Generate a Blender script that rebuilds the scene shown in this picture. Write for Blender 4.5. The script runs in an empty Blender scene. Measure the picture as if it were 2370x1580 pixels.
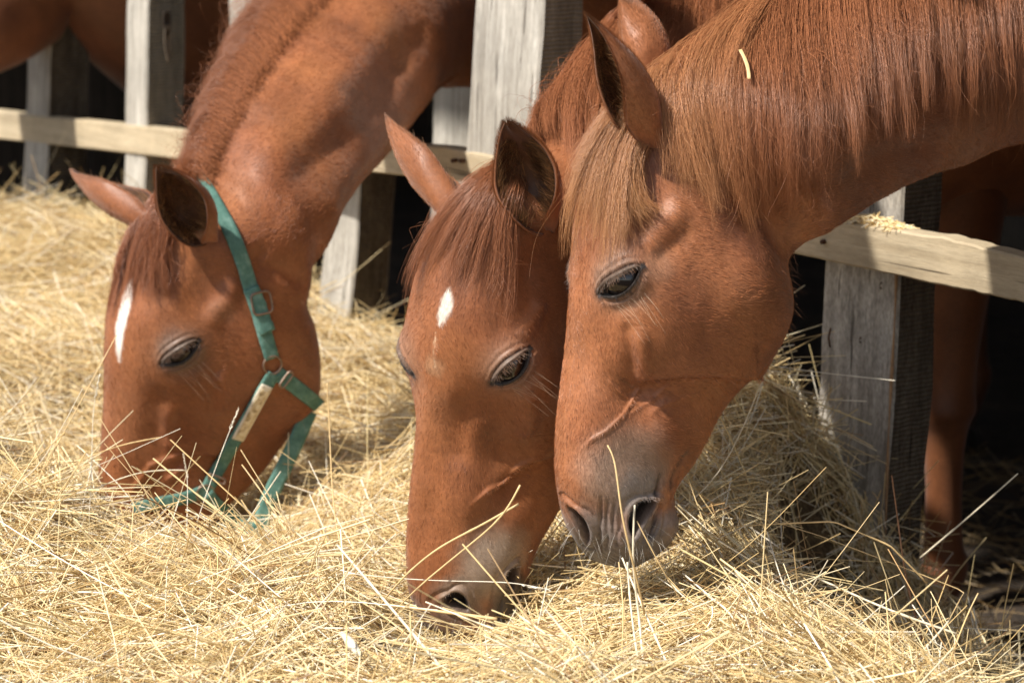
import bpy, math, random
import numpy as np
from mathutils import Vector
from mathutils.bvhtree import BVHTree
rng = np.random.default_rng(7)
random.seed(7)
scene = bpy.context.scene
COL = scene.collection

# ------------------------------------------------------------------ camera, sky, sun
W, H = 2370.0, 1580.0
LENS = 85.0
FP = LENS / 36.0 * W
PITCH = math.radians(12.0)
CAM = np.array([0.0, 0.0, 1.5])
FW = np.array([0, math.cos(PITCH), -math.sin(PITCH)])
RT = np.array([1.0, 0, 0])
UP = np.array([0, math.sin(PITCH), math.cos(PITCH)])
cd = bpy.data.cameras.new('camera')
cam = bpy.data.objects.new('camera', cd)
COL.objects.link(cam)
cd.lens = LENS
cd.sensor_width = 36.0
cd.clip_start = 0.05
cd.clip_end = 600.0
cam.location = CAM
cam.rotation_euler = (math.pi / 2 - PITCH, 0, 0)
cd.dof.use_dof = True
cd.dof.focus_distance = 3.02
cd.dof.aperture_fstop = 6.3
scene.camera = cam

SUN_EL = math.radians(52)
sun_h = np.array([-0.87, -0.49])            # horizontal direction towards the sun
sun_h = sun_h / np.linalg.norm(sun_h)
SD = np.array([sun_h[0] * math.cos(SUN_EL), sun_h[1] * math.cos(SUN_EL), math.sin(SUN_EL)])
world = bpy.data.worlds.new('World')
scene.world = world
world.use_nodes = True
wn = world.node_tree.nodes
wl = world.node_tree.links
sky = wn.new('ShaderNodeTexSky')
sky.sky_type = 'NISHITA'
sky.sun_disc = False
sky.sun_elevation = SUN_EL
sky.sun_rotation = math.atan2(sun_h[0], sun_h[1])
hsv = wn.new('ShaderNodeHueSaturation')          # thin bright haze: the same sky everywhere, only less blue
hsv.inputs['Saturation'].default_value = .45
wl.new(sky.outputs[0], hsv.inputs['Color'])
wl.new(hsv.outputs[0], wn['Background'].inputs[0])
wn['Background'].inputs[1].default_value = 0.105
sl = bpy.data.lights.new('sun', 'SUN')
sl.energy = 4.3
sl.angle = math.radians(2.0)
sl.color = (1.0, 0.945, 0.86)
sun = bpy.data.objects.new('sun', sl)
COL.objects.link(sun)
sun.rotation_euler = Vector(SD).to_track_quat('Z', 'Y').to_euler()
scene.view_settings.view_transform = 'Standard'
scene.view_settings.look = 'None'
scene.view_settings.gamma = 1.0
scene.view_settings.exposure = 0.6
scene.view_settings.use_curve_mapping = False
scene.cycles.max_bounces = 6
scene.cycles.diffuse_bounces = 3
scene.cycles.use_denoising = True


# ------------------------------------------------------------------ small maths helpers
def unp(x, y, z):
    """photo pixel (2370x1580) at camera depth z -> world point"""
    return CAM + z * (FW + (x - W / 2) / FP * RT - (y - H / 2) / FP * UP)


def proj(P):
    d = np.asarray(P) - CAM
    z = d @ FW
    return np.stack([W / 2 + FP * (d @ RT) / z, H / 2 - FP * (d @ UP) / z], -1), z


def nrm(v):
    return v / (np.linalg.norm(v, axis=-1, keepdims=True) + 1e-12)


def spline_nat(t, y, ts):
    """natural cubic spline through y(t), y may be (n, ...)"""
    n = len(t)
    h = np.diff(t)
    A = np.zeros((n, n))
    A[0, 0] = A[-1, -1] = 1
    rhs = np.zeros((n,) + y.shape[1:])
    sh = (slice(None),) + (None,) * (y.ndim - 1)
    for i in range(1, n - 1):
        A[i, i - 1] = h[i - 1]
        A[i, i] = 2 * (h[i - 1] + h[i])
        A[i, i + 1] = h[i]
        rhs[i] = 6 * ((y[i + 1] - y[i]) / h[i] - (y[i] - y[i - 1]) / h[i - 1])
    M = np.linalg.solve(A, rhs.reshape(n, -1)).reshape(rhs.shape)
    k = np.clip(np.searchsorted(t, ts) - 1, 0, n - 2)
    a = (ts - t[k])[sh]
    b = (t[k + 1] - ts)[sh]
    hh = h[k][sh]
    return (M[k] * b ** 3 + M[k + 1] * a ** 3) / (6 * hh) + (y[k] / hh - M[k] * hh / 6) * b + (y[k + 1] / hh - M[k + 1] * hh / 6) * a


def smooth(a, b, x):
    t = np.clip((x - a) / (b - a), 0, 1)
    return t * t * (3 - 2 * t)


def seg_dist(P, poly):
    """distance of points P (n,3) to a polyline, and the parameter 0..1 along it"""
    best = np.full(len(P), 1e9)
    par = np.zeros(len(P))
    m = len(poly) - 1
    for i in range(m):
        a, b = poly[i], poly[i + 1]
        ab = b - a
        t = np.clip(((P - a) @ ab) / (ab @ ab + 1e-12), 0, 1)
        d = np.linalg.norm(P - a - t[:, None] * ab, axis=1)
        k = d < best
        best[k] = d[k]
        par[k] = (i + t[k]) / m
    return best, par


class Noise3:
    """cheap smooth value noise built from random sine waves"""
    def __init__(self, seed, n=14):
        r = np.random.default_rng(seed)
        self.k = nrm(r.normal(size=(n, 3))) * r.uniform(0.6, 1.7, (n, 1))
        self.p = r.uniform(0, 6.28, n)

    def __call__(self, P, scale):
        return np.sin(P @ self.k.T * (6.28 / scale) + self.p).mean(1) * 1.9


# ------------------------------------------------------------------ object helpers
def link(o, parent=None):
    COL.objects.link(o)
    if parent is not None:
        o.parent = parent
    return o


def tag(o, label=None, cat=None, group=None, kind=None):
    if label:
        o['label'] = label
    if cat:
        o['category'] = cat
    if group:
        o['group'] = group
    if kind:
        o['kind'] = kind
    return o


def mesh_obj(name, verts, faces, mat=None, parent=None, smooth_=True, col=None):
    me = bpy.data.meshes.new(name)
    if isinstance(faces, np.ndarray):
        n, k = faces.shape
        me.vertices.add(len(verts))
        me.vertices.foreach_set('co', np.asarray(verts, dtype=np.float32).ravel())
        me.loops.add(n * k)
        me.loops.foreach_set('vertex_index', faces.astype(np.int32).ravel())
        me.polygons.add(n)
        me.polygons.foreach_set('loop_start', np.arange(0, n * k, k, dtype=np.int32))
        me.update(calc_edges=True)
    else:
        me.from_pydata([tuple(v) for v in verts], [], faces)
    if smooth_:
        me.shade_smooth()
    if col is not None:
        a = me.color_attributes.new('col', 'FLOAT_COLOR', 'POINT')
        c = np.ones((len(verts), 4), dtype=np.float32)
        c[:, :3] = col
        a.data.foreach_set('color', c.ravel())
    if mat:
        me.materials.append(mat)
    return link(bpy.data.objects.new(name, me), parent)


def curves_obj(name, P, R, C, mat, parent=None):
    """P (n,k,3) strands, R (n,k) radii, C (n,3) colours"""
    n, k, _ = P.shape
    h = bpy.data.hair_curves.new(name)
    h.add_curves([k] * n)
    h.attributes['position'].data.foreach_set('vector', P.astype(np.float32).ravel())
    r = h.attributes.new('radius', 'FLOAT', 'POINT')
    r.data.foreach_set('value', R.astype(np.float32).ravel())
    c = h.attributes.new('col', 'FLOAT_COLOR', 'CURVE')
    cc = np.ones((n, 4), dtype=np.float32)
    cc[:, :3] = C
    c.data.foreach_set('color', cc.ravel())
    h.materials.append(mat)
    return link(bpy.data.objects.new(name, h), parent)


def tube(path, radii, seg=8, caps=True):
    path = np.asarray(path, float)
    n = len(path)
    radii = np.broadcast_to(radii, (n,))
    T = nrm(np.gradient(path, axis=0))
    ref = np.array([0, 0, 1.0]) if abs(T[0][2]) < .9 else np.array([1.0, 0, 0])
    V = []
    for i in range(n):
        a = nrm(np.cross(T[i], ref))
        b = np.cross(T[i], a)
        for j in range(seg):
            t = 2 * math.pi * j / seg
            V.append(path[i] + radii[i] * (a * math.cos(t) + b * math.sin(t)))
    Fs = []
    for i in range(n - 1):
        for j in range(seg):
            j2 = (j + 1) % seg
            Fs.append((i * seg + j, i * seg + j2, (i + 1) * seg + j2, (i + 1) * seg + j))
    if caps:
        Fs.append(tuple(range(seg))[::-1])
        Fs.append(tuple((n - 1) * seg + j for j in range(seg)))
    return V, Fs


# ------------------------------------------------------------------ materials
def new_mat(name):
    m = bpy.data.materials.new(name)
    m.use_nodes = True
    nt = m.node_tree
    return m, nt.nodes, nt.links, nt.nodes['Principled BSDF']


def mixrgb(N, L, kind, fac, a, b):
    n = N.new('ShaderNodeMix')
    n.data_type = 'RGBA'
    n.blend_type = kind
    if isinstance(fac, (int, float)):
        n.inputs[0].default_value = fac
    else:
        L.new(fac, n.inputs[0])
    for s, v in ((n.inputs[6], a), (n.inputs[7], b)):
        if isinstance(v, tuple):
            s.default_value = v + (1,) if len(v) == 3 else v
        else:
            L.new(v, s)
    return n.outputs[2]


def ramp(N, L, src, stops):
    r = N.new('ShaderNodeValToRGB')
    L.new(src, r.inputs[0])
    e = r.color_ramp.elements
    while len(e) < len(stops):
        e.new(0.5)
    for el, (p, c) in zip(e, stops):
        el.position = p
        el.color = c if len(c) == 4 else c + (1,)
    return r.outputs[0]


def noise(N, L, scale, detail=4, vec=None, rough=.55):
    n = N.new('ShaderNodeTexNoise')
    n.inputs['Scale'].default_value = scale
    n.inputs['Detail'].default_value = detail
    n.inputs['Roughness'].default_value = rough
    if vec is not None:
        L.new(vec, n.inputs['Vector'])
    return n.outputs[0]


def mapping(N, L, scale=(1, 1, 1), rot=(0, 0, 0), kind='Object'):
    tc = N.new('ShaderNodeTexCoord')
    mp = N.new('ShaderNodeMapping')
    mp.inputs['Scale'].default_value = scale
    mp.inputs['Rotation'].default_value = rot
    L.new(tc.outputs[kind], mp.inputs[0])
    return mp.outputs[0]


def bump(N, L, height, strength, dist, prev=None):
    b = N.new('ShaderNodeBump')
    b.inputs['Strength'].default_value = strength
    b.inputs['Distance'].default_value = dist
    L.new(height, b.inputs['Height'])
    if prev is not None:
        L.new(prev, b.inputs['Normal'])
    return b.outputs[0]


def coat_material():
    m, N, L, B = new_mat('horse_coat')
    a = N.new('ShaderNodeAttribute')
    a.attribute_name = 'col'
    v = mapping(N, L)
    big = noise(N, L, 9, 4, v)
    fine = noise(N, L, 160, 4, v, .7)
    speck = noise(N, L, 700, 2, v, .7)
    c = mixrgb(N, L, 'MULTIPLY', 1.0, a.outputs['Color'], ramp(N, L, big, [(.3, (.74, .68, .62)), (.7, (1.15, 1.12, 1.1))]))
    c = mixrgb(N, L, 'MULTIPLY', 1.0, c, ramp(N, L, fine, [(.3, (.82, .8, .78)), (.7, (1.15, 1.15, 1.15))]))
    c = mixrgb(N, L, 'MULTIPLY', .6, c, ramp(N, L, speck, [(.3, (.75, .75, .75)), (.7, (1.2, 1.2, 1.2))]))
    L.new(c, B.inputs['Base Color'])
    B.inputs['Roughness'].default_value = .46
    B.inputs['Specular IOR Level'].default_value = .4
    B.inputs['Sheen Weight'].default_value = .15
    B.inputs['Sheen Roughness'].default_value = .5
    n1 = bump(N, L, fine, .25, .0015)
    n2 = bump(N, L, speck, .35, .0006, n1)
    L.new(n2, B.inputs['Normal'])
    return m


def hair_material(name, rough=.38, spec=.5):
    m, N, L, B = new_mat(name)
    a = N.new('ShaderNodeAttribute')
    a.attribute_name = 'col'
    L.new(a.outputs['Color'], B.inputs['Base Color'])
    B.inputs['Roughness'].default_value = rough
    B.inputs['Specular IOR Level'].default_value = spec
    return m


def straw_material():
    m, N, L, B = new_mat('straw')
    a = N.new('ShaderNodeAttribute')
    a.attribute_name = 'col'
    L.new(a.outputs['Color'], B.inputs['Base Color'])
    B.inputs['Roughness'].default_value = .42
    B.inputs['Specular IOR Level'].default_value = .45
    return m


def wood_material(name, light, dark, grain=(60, 60, 3), lines=False, axis_rot=(0, 0, 0), mottle=.5):
    m, N, L, B = new_mat(name)
    v = mapping(N, L, grain, axis_rot)
    g = noise(N, L, 1.0, 6, v, .65)
    v2 = mapping(N, L, tuple(x * .12 for x in grain), axis_rot)
    g2 = noise(N, L, 1.0, 3, v2, .6)
    v3 = mapping(N, L)
    patch = noise(N, L, 7, 3, v3)
    c = ramp(N, L, g, [(.28, dark), (.5, tuple((a + b) / 2 for a, b in zip(light, dark))), (.68, light)])
    c = mixrgb(N, L, 'MULTIPLY', .7, c, ramp(N, L, g2, [(.3, (.7, .68, .66)), (.7, (1.15, 1.15, 1.15))]))
    c = mixrgb(N, L, 'MULTIPLY', .8, c, ramp(N, L, patch, [(.3, (.72, .72, .72)), (.65, (1.1, 1.1, 1.1))]))
    # short flecks of weathered fibre
    fl = noise(N, L, 1.0, 4, mapping(N, L, tuple(x * 5.5 if x > 10 else x * 14 for x in grain), axis_rot), .75)
    c = mixrgb(N, L, 'MULTIPLY', mottle, c, ramp(N, L, fl, [(.33, (.55, .52, .48)), (.52, (1, 1, 1)), (.68, (1.45, 1.42, 1.36))]))
    vs = mapping(N, L, tuple(x * 2.2 if x > 10 else x for x in grain), axis_rot)
    crack = noise(N, L, .55, 3, vs, .6)
    cr = ramp(N, L, crack, [(.32, (.15, .13, .11)), (.38, (1, 1, 1))])
    c = mixrgb(N, L, 'MULTIPLY', .85, c, cr)
    L.new(c, B.inputs['Base Color'])
    B.inputs['Roughness'].default_value = .8
    nb = bump(N, L, g, .5, .003)
    nb = bump(N, L, fl, .35, .0015, nb)
    nb = bump(N, L, cr, .6, .003, nb)
    if lines:
        w = N.new('ShaderNodeTexWave')
        w.wave_type = 'BANDS'
        w.bands_direction = 'Z'
        w.inputs['Scale'].default_value = 42
        w.inputs['Distortion'].default_value = 2.2
        w.inputs['Detail'].default_value = 3
        L.new(mapping(N, L), w.inputs['Vector'])
        nb = bump(N, L, w.outputs[1], .8, .006, nb)
        c = mixrgb(N, L, 'MULTIPLY', .6, c, ramp(N, L, w.outputs[1], [(.1, (.62, .60, .56)), (.6, (1.1, 1.1, 1.1))]))
        L.new(c, B.inputs['Base Color'])
    L.new(nb, B.inputs['Normal'])
    return m


def plain(name, col, rough=.6, metal=0, bump_scale=None, var=.25):
    m, N, L, B = new_mat(name)
    v = mapping(N, L)
    n = noise(N, L, bump_scale or 60, 5, v, .6)
    c = ramp(N, L, n, [(.3, tuple(x * (1 - var) for x in col)), (.7, tuple(min(1, x * (1 + var)) for x in col))])
    L.new(c, B.inputs['Base Color'])
    B.inputs['Roughness'].default_value = rough
    B.inputs['Metallic'].default_value = metal
    L.new(bump(N, L, n, .3, .002), B.inputs['Normal'])
    return m


M_COAT = coat_material()
M_FUR = hair_material('coat_hair', .36, .6)
M_HAIR = hair_material('mane_hair', .34, .5)
M_STRAW = straw_material()
m_eye, N, L, B = new_mat('eyeball')
B.inputs['Base Color'].default_value = (.012, .006, .004, 1)
B.inputs['Roughness'].default_value = .06
B.inputs['Coat Weight'].default_value = .6
M_EYE = m_eye

# ------------------------------------------------------------------ the horse's head, station by station
# x towards the muzzle, z towards the forehead, metres; T = dorsal midline, B = ventral midline, w = half width
ST = [
    ((.606, -.088), (.597, -.118), .030), ((.600, -.062), (.583, -.142), .045), ((.586, -.040), (.562, -.160), .054),
    ((.562, -.023), (.535, -.168), .058), ((.525, -.011), (.505, -.160), .056), ((.480, -.004), (.465, -.155), .052),
    ((.420, .000), (.410, -.175), .053), ((.350, .002), (.340, -.205), .062), ((.280, .007), (.270, -.235), .077),
    ((.205, .013), (.205, -.258), .089), ((.150, .015), (.165, -.265), .092), ((.095, .012), (.130, -.255), .086),
    ((.045, .003), (.105, -.232), .078), ((.000, -.006), (.090, -.205), .070)]
VK = np.array([0, .035, .13, .28, .45, .62, .80, .94, 1.0])     # place down the section
PROF = {
    'lip': [0, .50, .85, 1.0, 1.0, .97, .85, .50, 0],
    'nose': [0, .42, .72, .92, 1.0, .98, .82, .48, 0],
    'mid': [0, .45, .68, .84, .98, 1.0, .90, .58, 0],
    'eye': [0, .42, .82, 1.0, .97, .98, .92, .60, 0],
    'cheek': [0, .42, .78, .97, 1.0, 1.0, .93, .60, 0],
    'poll': [0, .40, .72, .92, 1.0, 1.0, .90, .58, 0],
    'neck': [0, .25, .55, .82, .98, 1.0, .86, .52, 0],
    'body': [0, .32, .66, .90, 1.0, 1.0, .85, .50, 0]}
ST_PROF = ['lip', 'lip', 'lip', 'nose', 'nose', 'mid', 'mid', 'mid', 'eye', 'eye', 'eye', 'cheek', 'poll', 'poll']


def ring_points(Tp, Bp, Lv, w, prof):
    """control ring: 2*(K-1) points, from the dorsal line down the left side and up the right"""
    p = np.array(PROF[prof])
    left = [Tp + (Bp - Tp) * v + Lv * w * h for v, h in zip(VK, p)]
    right = [Tp + (Bp - Tp) * v - Lv * w * h for v, h in zip(VK[1:-1][::-1], p[1:-1][::-1])]
    return np.array(left + right)


def periodic_dense(C, nphi, phi_dense):
    """C (rows, m, 3) -> spline around each ring at parameters phi_dense (0..m)"""
    m = C.shape[1]
    ext = np.concatenate([C[:, -4:], C, C[:, :5]], 1)
    t = np.arange(-4, m + 5, dtype=float)
    return np.swapaxes(spline_nat(t, np.swapaxes(ext, 0, 1), phi_dense), 0, 1)


class Horse:
    pass


FENCE_D = np.array([.797, .603, 0])        # from the fence into the shed


def make_horse(name, spec, quality=1.0):
    h = Horse()
    h.name = name
    fwd = nrm(np.array(spec['fwd'], float))
    left = np.array(spec['left'], float)
    left = nrm(left - fwd * (left @ fwd))
    dor = np.cross(fwd, left)
    s = spec['scale']
    R = np.stack([fwd, left, dor], 1)
    E0 = np.array([.205, .085, -.044])
    tw = spec['twist']

    def tmpl(P):
        P = np.atleast_2d(np.asarray(P, float))
        a = tw * (P[:, 0] - .2) / .35
        a = np.clip(a, -abs(tw) * 1.2, abs(tw) * 1.2)
        c, sn = np.cos(a), np.sin(a)
        y, z = P[:, 1], P[:, 2] + .08
        return np.stack([P[:, 0], y * c - z * sn, y * sn + z * c - .08], 1)

    e_w = unp(spec['eye'][0], spec['eye'][1], spec['Z'])
    e_t = tmpl(E0)[0]

    def to_w(P):
        return e_w + s * ((tmpl(P) - e_t) @ R.T)

    rings = []
    for (T_, B_, w), pf in zip(ST, ST_PROF):
        w = w * spec.get('wscale', 1.0)
        rp = ring_points(np.array([T_[0], 0, T_[1]]), np.array([B_[0], 0, B_[1]]), np.array([0, 1., 0]), w, pf)
        rings.append(to_w(rp))
    # neck rings: crest px, throat px, crest depth, throat depth, half width
    nk = spec['neck']
    Tn = [unp(a[0], a[1], a[4]) for a in nk]
    Bn = [unp(a[2], a[3], a[5]) for a in nk]
    Wn = [a[6] for a in nk]
    F = np.array(spec['F'] + (0,), float)
    for (a, za, b, zb, w) in [(.36, 1.48, .12, 1.00, .16), (.62, 1.50, .28, .84, .21), (.85, 1.44, .60, .80, .25),
                              (1.2, 1.40, 1.2, .76, .28), (1.55, 1.43, 1.6, .84, .27), (1.85, 1.38, 1.8, .98, .22), (2.02, 1.26, 1.98, 1.08, .10)]:
        Tn.append(F + FENCE_D * a + np.array([0, 0, za]))
        Bn.append(F + FENCE_D * b + np.array([0, 0, zb]))
        Wn.append(w)
    Tn, Bn = np.array(Tn), np.array(Bn)
    cen = (Tn + Bn) / 2
    poll_c = rings[-1].mean(0)
    allc = np.vstack([poll_c[None], cen])
    dirn = nrm(np.gradient(allc, axis=0))[1:]
    Lp = R[:, 1]
    for i in range(len(Tn)):
        Lv = nrm(np.cross(Tn[i] - Bn[i], dirn[i]))
        if Lv @ np.array([0.5, -.8, 0]) < 0:
            Lv = -Lv
        k = math.exp(-i * .9) * .6
        Lv = nrm(Lv * (1 - k) + Lp * k)
        up = nrm(Tn[i] - Bn[i])
        Lv = nrm(Lv - up * (Lv @ up))
        rings.append(ring_points(Tn[i], Bn[i], Lv, Wn[i] * 1.0, 'neck' if i < len(nk) else 'body'))
    C = np.array(rings)
    # fit every section that the photograph outlines to that outline: shift and stretch in the camera's plane at its own depth
    tg = spec['outline'] + [((a[0], a[1]), (a[2], a[3])) for a in nk]
    dense_phi = np.linspace(0, C.shape[1], 80, endpoint=False)
    for it in range(3):
        D = periodic_dense(C, 80, dense_phi)
        for i, tgi in enumerate(tg):
            if tgi is None:
                continue
            d_, v_ = tgi
            d_, v_ = np.array(d_, float), np.array(v_, float)
            px, z = proj(D[i])
            e = nrm(d_ - v_)
            q = px @ e
            ia, ib = q.argmax(), q.argmin()
            cp, cz = proj(C[i])
            # similarity-free affine: along e stretch, across shift linearly
            f = np.array([-e[1], e[0]])
            qa, qb = q[ia], q[ib]
            fa, fb = px[ia] @ f, px[ib] @ f
            ta, tb = d_ @ e, v_ @ e
            ga, gb = d_ @ f, v_ @ f
            t = (cp @ e - qb) / (qa - qb)
            newq = tb + t * (ta - tb)
            newf = cp @ f + (gb - fb) + t * ((ga - fa) - (gb - fb))
            npx = newq[:, None] * e + newf[:, None] * f
            C[i] = np.array([unp(a, b, c) for (a, b), c in zip(npx, cz)])
    # dense sampling
    n_r = len(C)
    cen = C.mean(1)
    chord = np.r_[0, np.cumsum(np.maximum(np.linalg.norm(np.diff((C[:, 0] + C[:, 8] * 1.0 + C[:, 4]) / 3, axis=0), axis=1), .012))]
    us = []
    step = {0: .0016, 1: .0016, 2: .0013, 3: .0013, 4: .002, 5: .0022, 6: .0022, 7: .0018, 8: .0013, 9: .0013, 10: .0018, 11: .0025, 12: .003}
    for i in range(n_r - 1):
        st_ = step.get(i, .005 if i < 14 + len(nk) else .03) / quality
        k = max(2, int((chord[i + 1] - chord[i]) / st_))
        us.append(np.linspace(chord[i], chord[i + 1], k, endpoint=False))
    us.append(np.array([chord[-1]]))
    us = np.concatenate(us)
    m = C.shape[1]
    nph = int(400 * quality)
    g = np.linspace(0, m, 4000)
    dens = 1 + 1.6 * np.exp(-((g - 3.0) / 1.4) ** 2) + .5 * np.exp(-((g - (m - 3.0)) / 1.5) ** 2)
    cum = np.cumsum(dens)
    cum = (cum - cum[0]) / (cum[-1] - cum[0])
    phis = np.interp(np.arange(nph) / nph, cum, g)
    Cu = spline_nat(chord, C, us)
    G = periodic_dense(Cu, nph, phis)          # (nu, nph, 3)
    nu = len(us)
    h.nu, h.nph = nu, nph
    h.G = G
    h.u = np.repeat(us, nph)
    h.ustation = np.interp(h.u, chord, np.arange(n_r))
    h.phi = np.tile(phis, nu)
    h.R, h.to_w, h.s = R, to_w, s
    h.nn = len(nk)
    return h


def grid_normals(G):
    du = np.gradient(G, axis=0)
    dv = np.roll(G, -1, 1) - np.roll(G, 1, 1)
    n = np.cross(dv, du)
    n = nrm(n)
    c = G.mean(1, keepdims=True)
    if (n * (G - c)).sum() < 0:
        n = -n
    return n


def pick(h, px, side=None):
    """nearest camera-facing surface point to a photo pixel"""
    P = h.V
    q, z = h.q, h.z
    d = np.hypot(q[:, 0] - px[0], q[:, 1] - px[1])
    face = ((P - CAM) * h.Nn).sum(1) < 0
    d = np.where(face, d, 1e9)
    j = d.argmin()
    cand = np.where(d < d[j] + 4)[0]
    return P[cand[z[cand].argmin()]]


def refresh(h):
    h.V = h.G.reshape(-1, 3)
    h.Nn = grid_normals(h.G).reshape(-1, 3)
    h.q, h.z = proj(h.V)


def push(h, d):
    h.V = h.V + h.Nn * d[:, None]
    h.G = h.V.reshape(h.nu, h.nph, 3)


def frame_at(h, C, a_px, b_px):
    """local frame on the surface: centre C, axis a from px a to px b, normal n"""
    A, Bp = pick(h, a_px), pick(h, b_px)
    near = np.linalg.norm(h.V - C, axis=1) < .02
    n = nrm(h.Nn[near].mean(0))
    a = Bp - A
    a = nrm(a - n * (a @ n))
    b = np.cross(n, a)
    return a, b, n, np.linalg.norm(Bp - A) / 2


def sculpt(h, spec):
    ns = Noise3(11)
    refresh(h)
    st = h.ustation
    head = 1 - smooth(12.2, 13.6, st)
    s = h.s
    # broad forms
    d = np.zeros(len(h.V))
    for (px, r, amp) in spec.get('bumps', []):
        c = pick(h, px)
        d += 1.5 * amp * np.exp(-(np.linalg.norm(h.V - c, axis=1) / r) ** 2)
    for (pl, r, amp) in spec.get('ridges', []):
        P3 = [pick(h, p) for p in pl]
        dist, par = seg_dist(h.V, P3)
        taper = np.clip(np.minimum(par, 1 - par) * 5, .15, 1)
        d += 1.35 * amp * np.exp(-(dist / r) ** 2) * taper
    for (pl, r, amp, k) in spec.get('steps', []):
        # a plateau edge: raised on one side of the line
        P3 = [pick(h, p) for p in pl]
        dist, par = seg_dist(h.V, P3)
        c = pick(h, k)
        mid = P3[len(P3) // 2]
        # signed by whether closer to the inner point than the line is
        q = h.q
        L2 = np.array(pl, float)
        sg = np.zeros(len(h.V))
        best = np.full(len(h.V), 1e9)
        for a, b in zip(L2[:-1], L2[1:]):
            ab = b - a
            t = np.clip(((q - a) @ ab) / (ab @ ab), 0, 1)
            dd = np.linalg.norm(q - a - t[:, None] * ab, axis=1)
            cr = ab[0] * (q[:, 1] - a[1]) - ab[1] * (q[:, 0] - a[0])
            kc = ab[0] * (k[1] - a[1]) - ab[1] * (k[0] - a[0])
            upd = dd < best
            best[upd] = dd[upd]
            sg[upd] = np.sign(cr[upd]) * np.sign(kc)
        sd = dist * sg
        taper = np.clip(np.minimum(par, 1 - par) * 4, 0, 1)
        d += amp * np.exp(-(dist / .045) ** 2) * np.tanh(sd / r) * taper
    d += .0016 * ns(h.V, .09) * (1 - head * .5) + .0005 * ns(h.V + 3, .035)
    d += (1 - head) * .004 * ns(h.V * np.array([1, 1, .6]), .22)
    push(h, d)
    refresh(h)
    # colours
    base = np.array(spec.get('coat', (.36, .125, .045)))
    n1 = ns(h.V + 5, .16)[:, None]
    n2 = ns(h.V + 9, .05)[:, None]
    n3 = ns(h.V * np.array([1.6, 1, .5]) + 15, .075)[:, None]
    col = base * (1 + .15 * n1 + .08 * n2 + .08 * n3)
    col[:, 1] *= (1 + .05 * n1[:, 0])
    grey = np.array([.165, .145, .132])
    dark = np.array([.050, .045, .041])

    def blend(c, w):
        nonlocal col
        col = col * (1 - w[:, None]) + c * w[:, None]
    for (px, r, c, amt) in spec.get('patches', []):
        cpt = pick(h, px)
        dist = np.linalg.norm(h.V - cpt, axis=1) + .006 * ns(h.V, .03)
        blend(np.array(c), amt * (1 - smooth(r * .35, r, dist)))
    for (pl, r0, c, feather) in spec.get('marks', []):
        P3 = [pick(h, p) for p in pl]
        dist, par = seg_dist(h.V, P3)
        wd = r0 * np.sqrt(np.clip(np.sin(np.clip(par, .02, .98) * math.pi), .05, 1))
        blend(np.array(c), 1 - smooth(wd - feather, wd + feather, dist + .0022 * ns(h.V * np.array([2.2, 1, .7]), .010)))
    # muzzle skin
    mz = 1 - smooth(1.8, 4.3, st + .35 * ns(h.V, .05) - spec.get('muz', 0) * 1.0)
    blend(grey, mz * spec.get('muz_amt', .75))
    mz2 = 1 - smooth(.6, 2.9, st + .25 * ns(h.V, .03))
    blend(dark, mz2 * .75)
    # eyes
    h.eyes = []
    for e in spec['eyes']:
        if 'px' in e:
            C = pick(h, e['px'])
            a, b, n, A = frame_at(h, C, e['rear'], e['front'])
            if b @ UP < 0:
                b = -b
        else:                                   # the far eye mirrors the near one through the head's own plane
            C0, a0, b0, n0, A = h.eyes[0]['C'], h.eyes[0]['a'], h.eyes[0]['b'], h.eyes[0]['n'], h.eyes[0]['A']
            Lw = h.R[:, 1]
            mid = e_mid = h.G[h.row(9.0)].mean(0)
            mir = lambda p: p - 2 * ((p - mid) @ Lw) * Lw
            C = mir(C0) + FW * e.get('back', 0)
            j = np.linalg.norm(h.V - C, axis=1).argmin()
            C = h.V[j]
            mv = lambda v: v - 2 * (v @ Lw) * Lw
            a, b, n = mv(a0), mv(b0), h.Nn[j]
            a = nrm(a - n * (a @ n))
            b = nrm(b - n * (b @ n) - a * (b @ a))
        rel = h.V - C
        near = (np.linalg.norm(rel, axis=1) < .085) & ((h.Nn @ n) > -.1)
        al, be, ga = rel @ a, rel @ b, rel @ n
        x = al / A
        lid = np.clip(1 - x * x, 0, None)
        hl, hu = e.get('hl', .50) * A, e.get('hu', .16) * A
        lo = -hl * lid ** .8 - .10 * A * x
        hi = hu * lid ** .6 - .10 * A * x
        fo = hi + (.24 * A * np.clip(1 - (x * .8) ** 2, 0, None) ** .5)
        fo2 = fo + .22 * A
        d = np.zeros(len(h.V))
        rr = np.sqrt(al ** 2 + be ** 2)
        # orbit swelling and eyeball under the lids
        bf = e.get('flat', 1.0)
        d += bf * .010 * np.exp(-(((be - .25 * A) / (1.15 * A)) ** 2 + (al / (1.35 * A)) ** 2))
        d += bf * .006 * np.exp(-(((be + .05 * A) / (.55 * A)) ** 2 + (al / (.8 * A)) ** 2))
        # hollow in front of and below the lid
        d += -.004 * np.exp(-(((be + .95 * A) / (.35 * A)) ** 2 + (al / (.9 * A)) ** 2))
        ins = np.minimum(be - lo, hi - be)                       # >0 inside the opening
        op = smooth(-.0007, .0022, ins) * (np.abs(x) < 1)
        d -= .0135 * op
        # upper lid and its folds
        inl = (be > hi) & (be < fo) & (np.abs(x) < 1.02)
        lt = np.where(inl, (be - hi) / np.maximum(fo - hi, 1e-4), 0)
        d += np.where(inl, .0030 * np.sin(np.clip(lt, 0, 1) * math.pi) ** .7, 0)
        env = np.exp(-(x / 1.15) ** 6)
        d -= .0032 * np.exp(-((be - fo) / .0013) ** 2) * env
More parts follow.
